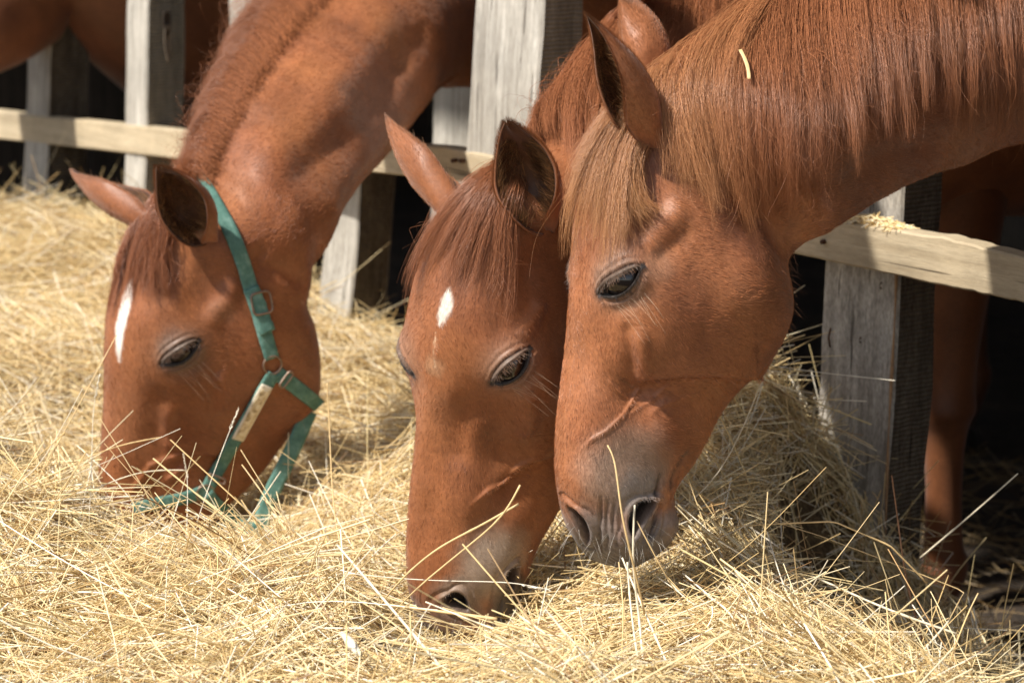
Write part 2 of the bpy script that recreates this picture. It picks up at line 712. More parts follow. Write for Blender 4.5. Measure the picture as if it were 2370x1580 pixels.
        d += .0018 * np.exp(-((be - fo - .0050) / .0036) ** 2) * env
        d -= .0010 * np.exp(-((be - fo2 - .002) / .0016) ** 2) * env
        d += .0007 * np.exp(-((be - fo2 - .0065) / .003) ** 2) * env
        # lower lid rim and bag
        d += .0012 * np.exp(-((be - lo + .0028) / .0020) ** 2) * env
        d -= .0016 * np.exp(-((be - lo + .0085) / .0018) ** 2) * env
        d += .0016 * np.exp(-((be - lo + .0125) / .004) ** 2) * env
        # tear duct corner
        d -= .004 * np.exp(-(((al - 1.02 * A) / .004) ** 2 + ((be + .14 * A) / .003) ** 2))
        d = np.where(near, d, 0)
        push(h, d)
        # colour of lids
        rim = smooth(-.0062, -.0026, ins) * near * (np.abs(x) < 1.22)
        halo = np.where(near, np.exp(-(rr / (1.45 * A)) ** 4), 0)
        blend(np.array([.25, .165, .115]), halo * .5)
        lidm = (inl & near) * 1.0
        blend(np.array([.150, .115, .09]), lidm * .75)
        rim = rim * (1 - lidm * .8)
        blend(np.array([.030, .022, .018]), np.clip(rim, 0, 1))
        corner = np.where(near, np.exp(-(((al - 1.05 * A) / .008) ** 2 + ((be + .12 * A) / .006) ** 2)), 0)
        blend(np.array([.03, .022, .02]), corner)
        blend(np.array([.01, .008, .007]), op * near)
        crease = near * env * np.exp(-((be - fo) / .0016) ** 2)
        blend(np.array([.10, .06, .04]), crease * .6)
        refresh(h)
        h.eyes.append(dict(C=C, a=a, b=b, n=n, A=A, hi=hu, lo=hl, bf=bf))
    # nostrils
    for e in spec['nostrils']:
        C = pick(h, e['px'])
        a, b, n, A = frame_at(h, C, e['top'], e['bot'])
        rel = h.V - C
        al, be = rel @ a, rel @ b
        sgn = e.get('curve', 1)
        be2 = be - sgn * .30 * A * ((al / A) ** 2 - .3)
        wdt = e['w'] * np.sqrt(np.clip(1 - (al / A) ** 2, 0, None)) * (1 - .35 * al / A)
        near = (np.linalg.norm(rel, axis=1) < .05) & ((h.Nn @ n) > -.2)
        ins = np.where(np.abs(al) < A, wdt - np.abs(be2), -np.hypot(np.abs(al) - A, be2))
        op = smooth(-.0010, .0040, ins)
        d = -.020 * op
        d += .0028 * np.exp(-((ins + .0045) / .0038) ** 2)
        d += -.002 * np.exp(-((ins + .014) / .004) ** 2)
        push(h, np.where(near, d, 0))
        blend(np.array([.10, .07, .055]), near * smooth(-.004, 0, ins) * .8)
        blend(np.array([.012, .008, .007]), near * smooth(.0005, .003, ins))
        refresh(h)
    # mouth line, chin wrinkles
    for (pl, r, amp) in spec.get('fine', []):
        P3 = [pick(h, p) for p in pl]
        dist, par = seg_dist(h.V, P3)
        taper = np.clip(np.minimum(par, 1 - par) * 6, .1, 1)
        near = dist < r * 4
        push(h, np.where(near, amp * np.exp(-(dist / r) ** 2) * taper, 0))
        if amp < 0:
            blend(np.array([.06, .04, .03]), np.where(near, np.exp(-(dist / (r * .8)) ** 2) * min(1, abs(amp) / .006), 0))
    refresh(h)
    # fine skin wrinkles at the lips
    wz = (1 - smooth(1.5, 3.4, st)) * smooth(-.2, .6, ns(h.V + 2, .05) + .3)
    wr = np.sin((h.V @ h.R[:, 1]) * 900 + 3.5 * ns(h.V, .03) + (h.V @ h.R[:, 2]) * 260)
    push(h, .0006 * wr * wz * spec.get('wrinkle', 1))
    refresh(h)
    h.col = np.clip(col, .003, .95)


def row_of(h):
    def f(stn):
        return int(np.abs(h.ustation.reshape(h.nu, h.nph)[:, 0] - stn).argmin())
    return f


def ear_mesh(base, tip, opening, width, bow=.1, back=None, thick=.0035, twist=0.0, al=1.0, tuck=0.0, nt=44, na=34):
    """a curled leaf with real thickness; returns verts, quads, colours"""
    base, tip, opening = (np.asarray(v, float) for v in (base, tip, opening))
    L = np.linalg.norm(tip - base)
    ax = nrm(tip - base)
    o = nrm(opening - ax * (opening @ ax))
    sd = np.cross(ax, o)
    t = np.linspace(-.10, 1, nt)
    wp = np.interp(t, [-.1, 0, .12, .30, .48, .65, .80, .90, .96, 1.0], [.22, .50, .72, .97, 1.0, .84, .56, .33, .17, .02])
    k = np.ones(5) / 5
    wp = np.convolve(np.pad(wp, 2, mode='edge'), k, 'valid')
    wp[-1] = .015
    alpha = np.interp(t, [-.1, 0, .2, .5, .8, 1], [2.9, 2.75, 2.2, 1.7, 1.35, 1.0])
    alpha = np.minimum(alpha * np.interp(t, [0, .25], [1, al]), 2.95)
    V, Cc = [], []
    for layer in (0, 1):
        for i in range(nt):
            r = wp[i] * width / 2 / (math.sin(min(alpha[i], math.pi / 2)))
            r = max(r - layer * thick, .0004)
            tt = max(t[i], 0)
            rootin = -o * (.022 * max(0, 1 - (t[i] + .1) / .34) ** 2) * tuck
            sp = base + ax * L * t[i] + o * (math.sin(tt * math.pi) * bow * L * -1 + tt ** 3 * bow * L * .9) + rootin
            tw = twist * t[i]
            oo = o * math.cos(tw) + sd * math.sin(tw)
            ss = np.cross(ax, oo)
            for j in range(na):
                f = (j / (na - 1) * 2 - 1) * alpha[i]
                rim = abs(j / (na - 1) * 2 - 1)
                p = sp + ss * (math.sin(f) * r) - oo * (math.cos(f) * r * .82)
                p = p + ax * (.004 * math.sin(3 * f + 5 * t[i]))
                V.append(p)
                Cc.append((layer, rim, t[i]))
    Fq = []
    S = nt * na
    for layer in (0, 1):
        for i in range(nt - 1):
            for j in range(na - 1):
                a = layer * S + i * na + j
                q = (a, a + 1, a + na + 1, a + na)
                Fq.append(q if layer == 0 else q[::-1])
    for i in range(nt - 1):
        for j in (0, na - 1):
            a, b2 = i * na + j, S + i * na + j
            q = (a, a + na, b2 + na, b2)
            Fq.append(q if j == 0 else q[::-1])
    for j in range(na - 1):
        a, b2 = (nt - 1) * na + j, S + (nt - 1) * na + j
        Fq.append((a, a + 1, b2 + 1, b2))
    return np.array(V), np.array(Fq), np.array(Cc)


def leg_mesh(top, knee, fet, hoof, f=1.0, seg=20):
    """one leg as a loft: forearm, knee, cannon, fetlock, pastern, hoof"""
    pts = [top, top * .5 + knee * .5, knee + (top - knee) * .14, knee, knee + (fet - knee) * .14, knee * .5 + fet * .5,
           fet + (knee - fet) * .12, fet, fet * .5 + hoof * .5 + (hoof - fet) * .08, hoof + (fet - hoof) * .28, hoof]
    rad = np.array([.095, .068, .050, .054, .040, .031, .035, .040, .033, .046, .062]) * f
    pts = np.array(pts)
    t = np.arange(len(pts), dtype=float)
    ts = np.linspace(0, len(pts) - 1, 70)
    P = spline_nat(t, pts, ts)
    Rr = spline_nat(t, rad[:, None], ts)[:, 0]
    T = nrm(np.gradient(P, axis=0))
    V = []
    for i in range(len(P)):
        a = nrm(np.cross(T[i], np.array([.6, -.8, 0])))
        b = np.cross(T[i], a)
        for j in range(seg):
            th = 2 * math.pi * j / seg
            V.append(P[i] + Rr[i] * (a * math.cos(th) * 1.08 + b * math.sin(th) * .92))
    Fq = [(i * seg + j, i * seg + (j + 1) % seg, (i + 1) * seg + (j + 1) % seg, (i + 1) * seg + j) for i in range(len(P) - 1) for j in range(seg)]
    z = np.repeat(ts, seg)
    return np.array(V), np.array(Fq), z


def build_horse(name, spec, quality=1.0):
    h = make_horse(name, spec, quality)
    h.row = row_of(h)
    sculpt(h, spec)
    nu, nph = h.nu, h.nph
    idx = np.arange(nu * nph).reshape(nu, nph)
    a = idx[:-1]
    b = idx[1:]
    Fq = np.stack([a, np.roll(a, -1, 1), np.roll(b, -1, 1), b], -1).reshape(-1, 4)
    # orient outwards
    p = h.V
    f0 = Fq[len(Fq) // 2]
    fn = np.cross(p[f0[1]] - p[f0[0]], p[f0[3]] - p[f0[0]])
    if fn @ h.Nn[f0[0]] < 0:
        Fq = Fq[:, ::-1]
    V = [h.V]
    Fs = [Fq]
    Cs = [h.col]
    n = len(h.V)
    # end caps: a centre point fan as degenerate-free quads
    for r_, flip in ((0, 1), (nu - 1, 0)):
        ring = idx[r_]
        c = h.V[ring].mean(0) + nrm(h.V[ring].mean(0) - h.V[idx[min(max(r_, 6), nu - 7) if r_ else 6]].mean(0)) * .004
        V.append(c[None])
        Cs.append(h.col[ring].mean(0)[None])
        ci = n
        n += 1
        q = np.stack([ring[0::2], np.roll(ring, -1)[0::2], np.roll(ring, -2)[0::2], np.full(nph // 2, ci)], -1)
        Fs.append(q if flip else q[:, ::-1])
    base = np.array(spec.get('coat', (.36, .125, .045)))
    for e in spec['ears']:
        if 'w' in e:
            bw = pick(h, e['base']) if e.get('pick', True) else unp(e['base'][0], e['base'][1], e['bz'])
            bw = bw + FW * e.get('sink', .012)
            tw_ = unp(e['tip'][0], e['tip'][1], e['tz'])
            op = RT * e['open'][0] + UP * e['open'][1] - FW * e['open'][2]
            ev, ef, ec = ear_mesh(bw, tw_, op, e['w'], e.get('bow', .08), twist=e.get('twist', 0), al=e.get('al', 1), tuck=e.get('tuck', 0))
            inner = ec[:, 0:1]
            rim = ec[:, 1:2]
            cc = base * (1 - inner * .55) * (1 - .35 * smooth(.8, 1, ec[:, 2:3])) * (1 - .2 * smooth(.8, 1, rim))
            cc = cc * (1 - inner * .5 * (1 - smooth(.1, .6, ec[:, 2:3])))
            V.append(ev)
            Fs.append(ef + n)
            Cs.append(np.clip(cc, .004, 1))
            e['mesh'] = (ev, ec)
            n += len(ev)
    # legs
    F = np.array(spec['F'] + (0,), float)
    side = np.array([-FENCE_D[1], FENCE_D[0], 0])
    legs = spec.get('legs')
    if legs is None:
        legs = [(.42, .12, 0), (.55, -.12, 0), (1.72, .12, 0), (1.85, -.12, 0)]
    lf_ = spec.get('legf', 1.0)
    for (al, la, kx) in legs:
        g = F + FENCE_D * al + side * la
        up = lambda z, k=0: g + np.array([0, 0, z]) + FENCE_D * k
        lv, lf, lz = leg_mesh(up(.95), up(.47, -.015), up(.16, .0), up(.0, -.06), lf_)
        cc = base * .62 * np.ones((len(lv), 3))  # coat colour lowered on the legs to stand for missing shade
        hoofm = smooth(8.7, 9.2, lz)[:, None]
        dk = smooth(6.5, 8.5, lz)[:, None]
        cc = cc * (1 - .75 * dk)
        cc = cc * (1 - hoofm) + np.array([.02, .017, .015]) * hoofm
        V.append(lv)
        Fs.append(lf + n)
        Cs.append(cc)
        n += len(lv)
    V, Fs, Cs = np.vstack(V), np.vstack(Fs), np.vstack(Cs)
    o = mesh_obj('horse', V, Fs, M_COAT, None, True, Cs)
    tag(o, spec['label'], 'horse', 'horses feeding at the rail')
    h.obj = o
    if quality > .5:
        k0 = max(1, 1)
        jd = h.V
        h.bvh = BVHTree.FromPolygons(jd.tolist(), Fq.tolist())
    # eyeballs
    for e in h.eyes:
        r = e['A'] * .98
        e['n'] = nrm(e['n'])
        c = e['C'] + e['n'] * (.0100 * e['bf'] + .001 * (1 - e['bf']) - r)
        eyeball(c, r, e, o)
    h.base = base
    return h


def eyeball(c, r, e, parent):
    seg, rg = 40, 24
    V, Fq = [], []
    for i in range(rg + 1):
        t = math.pi * i / rg
        for j in range(seg):
            p = 2 * math.pi * j / seg
            V.append(c + r * (e['n'] * math.cos(t) + (e['a'] * math.cos(p) + e['b'] * math.sin(p)) * math.sin(t)))
    for i in range(rg):
        for j in range(seg):
            Fq.append((i * seg + j, i * seg + (j + 1) % seg, (i + 1) * seg + (j + 1) % seg, (i + 1) * seg + j))
    return mesh_obj('eye', V, np.array(Fq), M_EYE, parent)

# ------------------------------------------------------------------ the three feeding horses (photo landmarks in 2370x1580 pixels)
SPEC3 = dict(
    label='chestnut horse with long loose mane and golden forelock, nose just above the hay',
    fwd=(-.10, -.10, -.99), left=(.28, -.96, 0), scale=.95, Z=3.0, eye=(1430, 650), twist=-.45, coat=(.335, .128, .050),
    F=(.80, 3.52),
    outline=[((1362, 1290), (1478, 1306)), ((1336, 1255), (1535, 1268)), ((1314, 1218), (1564, 1222)), ((1297, 1175), (1560, 1165)),
             ((1287, 1118), (1566, 1128)), ((1285, 1050), (1616, 1060)), ((1291, 950), (1690, 950)), ((1304, 850), (1768, 855)),
             ((1314, 760), (1814, 775)), ((1324, 650), (1832, 700)), ((1328, 560), (1824, 640)), ((1345, 440), (1818, 612)),
             ((1400, 320), (1824, 592)), ((1470, 225), (1842, 570))],
    neck=[(1570, 150, 1885, 532, 3.08, 3.04, .082), (1700, 45, 1965, 482, 3.14, 3.08, .085), (1880, -75, 2090, 412, 3.22, 3.16, .092),
          (2090, -200, 2230, 366, 3.33, 3.27, .105), (2380, -320, 2400, 318, 3.50, 3.45, .125)],
    bumps=[((1600, 760), .10, .012), ((1480, 470), .05, -.006), ((1400, 520), .05, .005), ((1540, 1150), .02, .004),
           ((1420, 1020), .05, .005), ((1553, 1212), .018, .007), ((1700, 980), .05, -.006), ((1650, 620), .06, .003),
           ((1480, 900), .03, -.007), ((1345, 1120), .03, .003), ((1370, 800), .035, -.003), ((1600, 940), .035, -.006), ((1530, 1010), .03, .004), ((1740, 700), .05, .005), ((1390, 940), .03, .003), ((1680, 560), .04, -.004)],
    ridges=[([(1478, 590), (1520, 545), (1560, 500), (1600, 470)], .015, .0045),
            ([(1500, 620), (1560, 570), (1620, 530)], .012, -.003),
            ([(1475, 745), (1485, 800), (1490, 850), (1480, 900)], .009, .005),
            ([(1450, 740), (1458, 800), (1465, 860)], .008, -.003),
            ([(1820, 620), (1800, 560), (1770, 520), (1700, 500)], .012, -.007),
            ([(1840, 600), (1930, 520), (2060, 440), (2200, 385), (2360, 345)], .020, .007),
            ([(1790, 560), (1900, 450), (2050, 370), (2250, 320)], .022, -.010)],
    steps=[([(1430, 912), (1500, 884), (1580, 868), (1660, 872), (1745, 878), (1805, 845)], .006, .0085, (1620, 700))],
    patches=[((1432, 655), .042, (.17, .125, .095), .6), ((1455, 1100), .085, (.27, .215, .17), .75), ((1530, 610), .03, (.34, .24, .17), .25), ((1300, 900), .07, (.47, .19, .075), .45),
             ((1480, 1150), .050, (.20, .185, .175), .8), ((1500, 1235), .040, (.11, .10, .09), .8), ((1555, 1205), .022, (.30, .22, .17), .7), ((1380, 1230), .045, (.165, .15, .14), .75)],
    muz=-.2, muz_amt=.85,
    eyes=[dict(px=(1432, 652), rear=(1478, 630), front=(1388, 678), hl=.50, hu=.12), dict(flat=.3, hl=.3, hu=.1)],
    nostrils=[dict(px=(1482, 1196), top=(1508, 1155), bot=(1462, 1240), w=.0115, curve=1),
              dict(px=(1342, 1218), top=(1318, 1180), bot=(1362, 1262), w=.008, curve=-1)],
    fine=[([(1530, 1100), (1522, 1140), (1528, 1180), (1512, 1240), (1470, 1296)], .0035, -.006),
          ([(1340, 1045), (1368, 1020), (1400, 1003), (1430, 978), (1448, 955), (1466, 930), (1480, 905), (1510, 885)], .0026, .0026),
          ([(1405, 880), (1430, 905), (1462, 922)], .0026, .0016), ([(1452, 962), (1482, 940), (1512, 925), (1550, 895), (1600, 880)], .0030, .0018), ([(1500, 960), (1540, 935), (1580, 925), (1640, 900)], .004, .0014),
          ([(1440, 880), (1470, 900)], .003, -.0025),
          ([(1395, 1150), (1388, 1200), (1384, 1250), (1390, 1280)], .0030, -.0032), ([(1412, 1150), (1406, 1200), (1404, 1250), (1398, 1275)], .0026, -.0024),
          ([(1425, 1160), (1422, 1210), (1418, 1250)], .0024, -.0022), ([(1440, 1200), (1432, 1240), (1425, 1270)], .0024, -.0018),
          ([(1535, 1170), (1530, 1210), (1515, 1250)], .0024, -.0024), ([(1545, 1165), (1543, 1205), (1530, 1245)], .002, -.0018),
          ([(1590, 1050), (1570, 1090), (1555, 1130)], .006, -.004)],
    ears=[dict(base=(1505, 335), tip=(1362, 36), tz=2.92, open=(-.92, -.1, .48), w=.080, bow=.015, sink=.006, al=1.25, tuck=1),
          dict(base=(1520, 190), tip=(1446, -8), tz=3.16, open=(-.55, .2, -.8), w=.062, bow=.05, pick=False, bz=3.13, sink=0)],
    legs=[(.55, .12, 0), (.68, -.12, 0), (1.72, .12, 0), (1.85, -.12, 0)])

SPEC2 = dict(
    label='chestnut horse in the middle with a small white star, muzzle pushed into the hay',
    fwd=(-.03, .02, -1.0), left=(.78, -.62, 0), scale=.945, Z=3.16, eye=(1183, 850), twist=-.05, coat=(.300, .110, .040),
    F=(.378, 4.04),
    outline=[((1035, 1470), (1140, 1474)), ((990, 1448), (1197, 1458)), ((962, 1412), (1228, 1418)), ((946, 1362), (1226, 1360)),
             ((941, 1300), (1230, 1306)), ((943, 1205), (1285, 1195)), ((955, 1080), (1350, 1070)), ((962, 980), (1400, 975)),
             ((950, 885), (1435, 900)), ((940, 800), (1445, 830)), ((948, 700), (1440, 760)), ((975, 600), (1425, 690)),
             ((1025, 500), (1410, 640)), ((1100, 425), (1410, 600))],
    neck=[(1215, 330, 1450, 560, 3.30, 3.24, .085), (1330, 170, 1520, 480, 3.42, 3.36, .090), (1450, 30, 1620, 380, 3.58, 3.52, .098),
          (1580, -110, 1740, 260, 3.78, 3.72, .112), (1720, -240, 1860, 170, 4.02, 3.98, .130)],
    bumps=[((1040, 760), .06, .006), ((1120, 700), .05, .004), ((1225, 640), .035, -.007), ((1110, 1000), .06, -.004), ((1250, 900), .05, .008),
           ((1180, 1060), .05, -.006), ((1130, 1340), .03, .003), ((1255, 740), .03, -.005), ((1150, 930), .03, -.005), ((1230, 1000), .03, .004), ((1040, 920), .03, .003), ((1120, 1230), .03, -.003), ((1200, 1200), .025, .003)],
    ridges=[([(1200, 790), (1240, 740), (1270, 690)], .012, .006), ([(1215, 900), (1225, 960), (1220, 1020)], .011, .005),
            ([(1000, 860), (985, 960), (975, 1080), (975, 1200)], .018, .0035), ([(1090, 900), (1060, 1000), (1050, 1100)], .018, -.003)],
    steps=[([(1130, 1150), (1180, 1110), (1240, 1072), (1300, 1050), (1350, 1040)], .006, .006, (1240, 980))],
    patches=[((1180, 855), .038, (.17, .115, .08), .5), ((1150, 1310), .075, (.33, .275, .215), .85), ((1195, 1415), .06, (.06, .05, .045), .9), ((1060, 1400), .05, (.20, .165, .135), .8), ((1000, 850), .020, (.60, .38, .22), .35), ((990, 950), .05, (.44, .19, .09), .4),
             ((1190, 1390), .045, (.10, .08, .06), .9), ((1050, 1375), .035, (.30, .22, .16), .7)],
    muz=-.7, muz_amt=.7,
    eyes=[dict(px=(1180, 852), rear=(1225, 822), front=(1138, 886), hl=.50, hu=.20), dict(flat=.75, hl=.28, hu=.05, back=.018)],
    nostrils=[dict(px=(1058, 1398), top=(1030, 1388), bot=(1090, 1412), w=.012, curve=-1),
              dict(px=(1187, 1340), top=(1186, 1322), bot=(1180, 1376), w=.010, curve=1)],
    fine=[([(1090, 1175), (1130, 1140), (1165, 1115), (1200, 1085), (1240, 1065), (1290, 1055)], .0034, .0038),
          ([(1170, 1380), (1160, 1410), (1155, 1440)], .003, -.003), ([(1150, 1330), (1140, 1380), (1135, 1430)], .0028, -.002),
          ([(1205, 1300), (1215, 1340), (1210, 1380)], .004, -.004),
          ([(1003, 800), (1004, 840)], .004, .0012)],
    ears=[dict(base=(1250, 535), tip=(1176, 282), tz=3.06, open=(-.30, -.10, .95), w=.088, bow=.05, sink=-.021, al=.95, tuck=1.3),
          dict(base=(1030, 470), tip=(908, 266), tz=3.30, open=(.75, .5, .15), w=.086, bow=-.04, sink=.014, twist=.2)],
    legf=1.08, legs=[(.50, .13, 0), (.47, -.07, 0), (1.72, .12, 0), (1.85, -.12, 0)])

SPEC1 = dict(
    label='chestnut horse in a green halter with a white blaze, nose buried in the hay',
    fwd=(-.19, .06, -.98), left=(.44, -.89, -.10), scale=.985, Z=3.85, eye=(418, 820), twist=-.10, coat=(.290, .105, .038),
    F=(-.15, 4.72),
    outline=[((290, 1335), (352, 1345)), ((262, 1308), (402, 1330)), ((243, 1275), (442, 1292)), ((232, 1240), (455, 1250)),
             ((227, 1190), (478, 1215)), ((226, 1130), (525, 1170)), ((232, 1040), (602, 1098)), ((238, 950), (672, 1005)),
             ((241, 870), (728, 940)), ((242, 790), (741, 860)), ((250, 700), (736, 800)), ((275, 610), (722, 750)),
             ((312, 530), (708, 712)), ((380, 450), (716, 675))],
    neck=[(455, 392, 742, 600, 3.98, 3.95, .095), (500, 260, 800, 480, 4.08, 4.05, .10), (560, 130, 870, 385, 4.22, 4.18, .108),
          (635, 10, 950, 290, 4.38, 4.34, .120), (745, -130, 1060, 178, 4.58, 4.56, .135), (870, -240, 1120, 195, 4.72, 4.72, .15)],
    bumps=[((560, 830), .10, .010), ((470, 690), .04, -.006), ((395, 700), .045, .006), ((430, 960), .05, -.004), ((620, 500), .05, .006),
           ((740, 560), .05, -.007), ((300, 1050), .04, .003), ((360, 930), .03, -.004), ((480, 960), .04, .004), ((330, 760), .03, .003), ((500, 1080), .035, -.005), ((800, 260), .06, .008), ((900, 120), .08, -.004), ((700, 330), .05, -.004)],
    ridges=[([(470, 760), (500, 720), (530, 690), (545, 640)], .015, .0045), ([(500, 850), (520, 900), (515, 960)], .013, .005),
            ([(585, 560), (610, 620), (680, 640), (715, 680)], .020, -.008), ([(640, 500), (720, 560), (800, 470)], .03, .004),
            ([(560, 420), (700, 300), (850, 100), (960, -50)], .035, .006), ([(620, 480), (760, 360), (900, 200), (1010, 40)], .03, -.008),
            ([(700, 560), (800, 430), (900, 320), (1000, 210)], .025, .006), ([(960, 60), (1000, 110), (1040, 160)], .03, -.003),
            ([(395, 930), (385, 1000), (400, 1050)], .012, .004)],
    steps=[([(380, 1065), (430, 1045), (500, 1060), (560, 1050), (640, 1010)], .007, .006, (520, 900))],
    patches=[((415, 815), .048, (.075, .062, .055), .8), ((520, 720), .03, (.36, .22, .13), .2), ((300, 980), .08, (.40, .17, .075), .4)],
    marks=[([(299, 650), (288, 705), (274, 762), (271, 835)], .0105, (.80, .75, .69), .0034)],
    muz=-.8, muz_amt=.5,
    eyes=[dict(px=(418, 820), rear=(462, 800), front=(374, 842), hl=.40, hu=.18), dict()],
    nostrils=[],
    fine=[([(300, 1150), (350, 1080), (400, 1060), (440, 1050)], .005, .004), ([(380, 1120), (420, 1090), (460, 1085)], .004, .003)],
    ears=[dict(base=(472, 572), tip=(370, 382), tz=3.70, open=(-.42, -.15, .9), w=.096, bow=.05, sink=-.022, al=.98, tuck=1.3),
          dict(base=(322, 500), tip=(178, 382), tz=4.02, open=(.35, .9, .1), w=.098, bow=-.05, sink=.016)],
    legs=[(.45, .12, 0), (.55, -.12, 0), (1.72, .12, 0), (1.85, -.12, 0)])
SPEC2['marks'] = [([(1034, 672), (1028, 710), (1014, 752)], .0090, (.78, .73, .66), .003), ([(1003, 770), (1004, 850)], .0015, (.7, .5, .33), .001)]
H3 = build_horse('H3', SPEC3)
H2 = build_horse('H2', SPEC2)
H1 = build_horse('H1', SPEC1)

SPEC0 = dict(
    label='chestnut horse behind the far fence with only its chest and throat in view',
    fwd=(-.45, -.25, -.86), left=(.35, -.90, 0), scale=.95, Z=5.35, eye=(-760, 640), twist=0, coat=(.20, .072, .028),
    F=(-1.20, 5.98),
    outline=[None] * 14,
    neck=[(-700, 210, -420, 480, 5.50, 5.48, .095), (-560, 20, -240, 330, 5.62, 5.60, .10), (-400, -150, -90, 215, 5.76, 5.74, .115),
          (-200, -280, 60, 140, 5.90, 5.88, .135), (-60, -330, 132, 98, 5.98, 5.98, .15)],
    eyes=[dict(px=(-760, 640), rear=(-735, 615), front=(-790, 665), hl=.5, hu=.15)], nostrils=[],
    ears=[dict(base=(-700, 420), tip=(-790, 230), tz=5.3, open=(-.5, -.1, .8), w=.08, sink=.012)],
    legs=[(.45, .12, 0), (.55, -.12, 0), (1.72, .12, 0), (1.85, -.12, 0)])
H0 = build_horse('H0', SPEC0, .35)

# ------------------------------------------------------------------ ground, added shelter, fence
def zf(px):
    """camera depth of the fence line under photo column px"""
    k = (px - W / 2) / FP
    t = (1.355 + 6.4 * k) / (2.12 + 2.8 * k)
    return 6.4 - 2.8 * t


FA = np.array([.603, -.797, 0])            # along the fence, towards the camera's right
FN = np.array([-.797, -.603, 0])           # out of the shed

m, N, L, B = new_mat('dirt')
v = mapping(N, L)
c = ramp(N, L, noise(N, L, 5, 8, v, .65), [(.3, (.025, .018, .012)), (.55, (.055, .038, .025)), (.75, (.10, .072, .046))])
L.new(c, B.inputs['Base Color'])
B.inputs['Roughness'].default_value = .95
L.new(bump(N, L, noise(N, L, 22, 6, v, .7), .9, .03), B.inputs['Normal'])
gx = np.concatenate([np.linspace(-300, -6, 8), np.linspace(-5, 8, 90), np.linspace(10, 300, 8)])
gy = np.concatenate([np.linspace(-300, -6, 8), np.linspace(-5, 12, 110), np.linspace(14, 400, 8)])
GX, GY = np.meshgrid(gx, gy)
gn = Noise3(3)
gp = np.stack([GX.ravel(), GY.ravel(), np.zeros(GX.size)], 1)
gp[:, 2] = -.01 + .012 * gn(gp, .7) + .008 * gn(gp + 4, .25)
nx, ny = len(gx), len(gy)
gi = np.arange(nx * ny).reshape(ny, nx)
gf = np.stack([gi[:-1, :-1], gi[:-1, 1:], gi[1:, 1:], gi[1:, :-1]], -1).reshape(-1, 4)
tag(mesh_obj('ground', gp, gf, m), kind='structure')

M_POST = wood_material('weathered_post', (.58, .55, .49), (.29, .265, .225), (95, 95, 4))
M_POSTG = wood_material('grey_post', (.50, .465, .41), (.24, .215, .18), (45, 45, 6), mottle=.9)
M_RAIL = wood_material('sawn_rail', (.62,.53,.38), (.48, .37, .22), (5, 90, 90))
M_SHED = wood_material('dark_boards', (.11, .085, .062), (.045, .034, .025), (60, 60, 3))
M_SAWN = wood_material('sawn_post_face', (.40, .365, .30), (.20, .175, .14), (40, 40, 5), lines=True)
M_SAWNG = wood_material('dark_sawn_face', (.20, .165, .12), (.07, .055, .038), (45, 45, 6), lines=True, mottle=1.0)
M_NAIL = plain('rusty_nail', (.10, .05, .03), .7, .6)


def rough_box(name, mat, O, A, Bv, Cv, la, lb, lc, seed, parent=None, nseg=26, wob=.003, mats=None, long_axis=2, bev=.004):
    """a sawn timber: box with slightly wavering edges. O corner, axes A,B,C with lengths"""
    r = np.random.default_rng(seed)
    ns = Noise3(seed)
    # cross-section (around long axis) with chamfered corners
    ax = [A, Bv, Cv]
    ln = [la, lb, lc]
    k = long_axis
    i, j = [q for q in (0, 1, 2) if q != k]
    a, b = ln[i], ln[j]
    e = bev
    prof = [(e, 0), (a / 2, 0), (a - e, 0), (a, e), (a, b / 2), (a, b - e), (a - e, b), (a / 2, b), (e, b), (0, b - e), (0, b / 2), (0, e)]
    V, Fs = [], []
    n = len(prof)
    for s_ in range(nseg + 1):
        t = s_ / nseg
        for (u, v_) in prof:
            p = O + ax[k] * ln[k] * t + ax[i] * u + ax[j] * v_
            q = np.array([[t * ln[k] * 3 + seed, u * 2, v_ * 2]])
            p = p + ax[i] * wob * ns(q, .9)[0] + ax[j] * wob * ns(q + 7, .9)[0] + ax[i] * wob * .5 * ns(q + 3, .23)[0]
            V.append(p)
    for s_ in range(nseg):
        for c_ in range(n):
            c2 = (c_ + 1) % n
            Fs.append((s_ * n + c_, s_ * n + c2, (s_ + 1) * n + c2, (s_ + 1) * n + c_))
    Fs.append(tuple(range(n))[::-1])
    Fs.append(tuple(nseg * n + c_ for c_ in range(n)))
    V = np.array(V)
    o = mesh_obj(name, V, Fs, mat, parent, False)
    import bmesh
    bm = bmesh.new()
    bm.from_mesh(o.data)
    bmesh.ops.recalc_face_normals(bm, faces=bm.faces)
    bm.to_mesh(o.data)
    bm.free()
    return o


POSTS = [   # edge px at y0, y1 | left-face width, right-face width | label
    ((118, 0), (106, 480), .125, .11, 0, 'far weathered fence post with a long dark crack, leftmost of the fence'),
    ((343, 0), (333, 450), .100, .100, 0, 'pale weathered fence post with a knot hole near its top'),
    ((596, 0), (590, 420), .120, .10, 0, 'pale fence post half hidden by the mane of the haltered horse'),
    ((836, 380), (812, 690), .120, .09, 0, 'weathered post standing in the hay under the neck of the haltered horse'),
    ((1100, 150), (1088, 420), .150, .09, 0, 'greyish fence post just behind the rail, beside the broad white post'),
    ((1258, 0), (1230, 430), .195, .093, 0, 'broad whitish fence post with a rough sawn side, above the middle horse'),
    ((2095, 400), (2036, 1450), .165, .088, 1, 'thick grey post at the right standing in the hay under the light rail'),
    ((2760, 400), (2700, 1450), .16, .09, 1, 'thick grey corner post of the added shelter beyond the neck of the long-maned horse'),
    ((-250, 0), (-255, 480), .125, .10, 0, 'weathered end post of the fence beyond the fourth horse')]


def at_height(px, py, z, hgt):
    """world point on the post's line at height hgt (linear between two unprojected points)"""
    return None


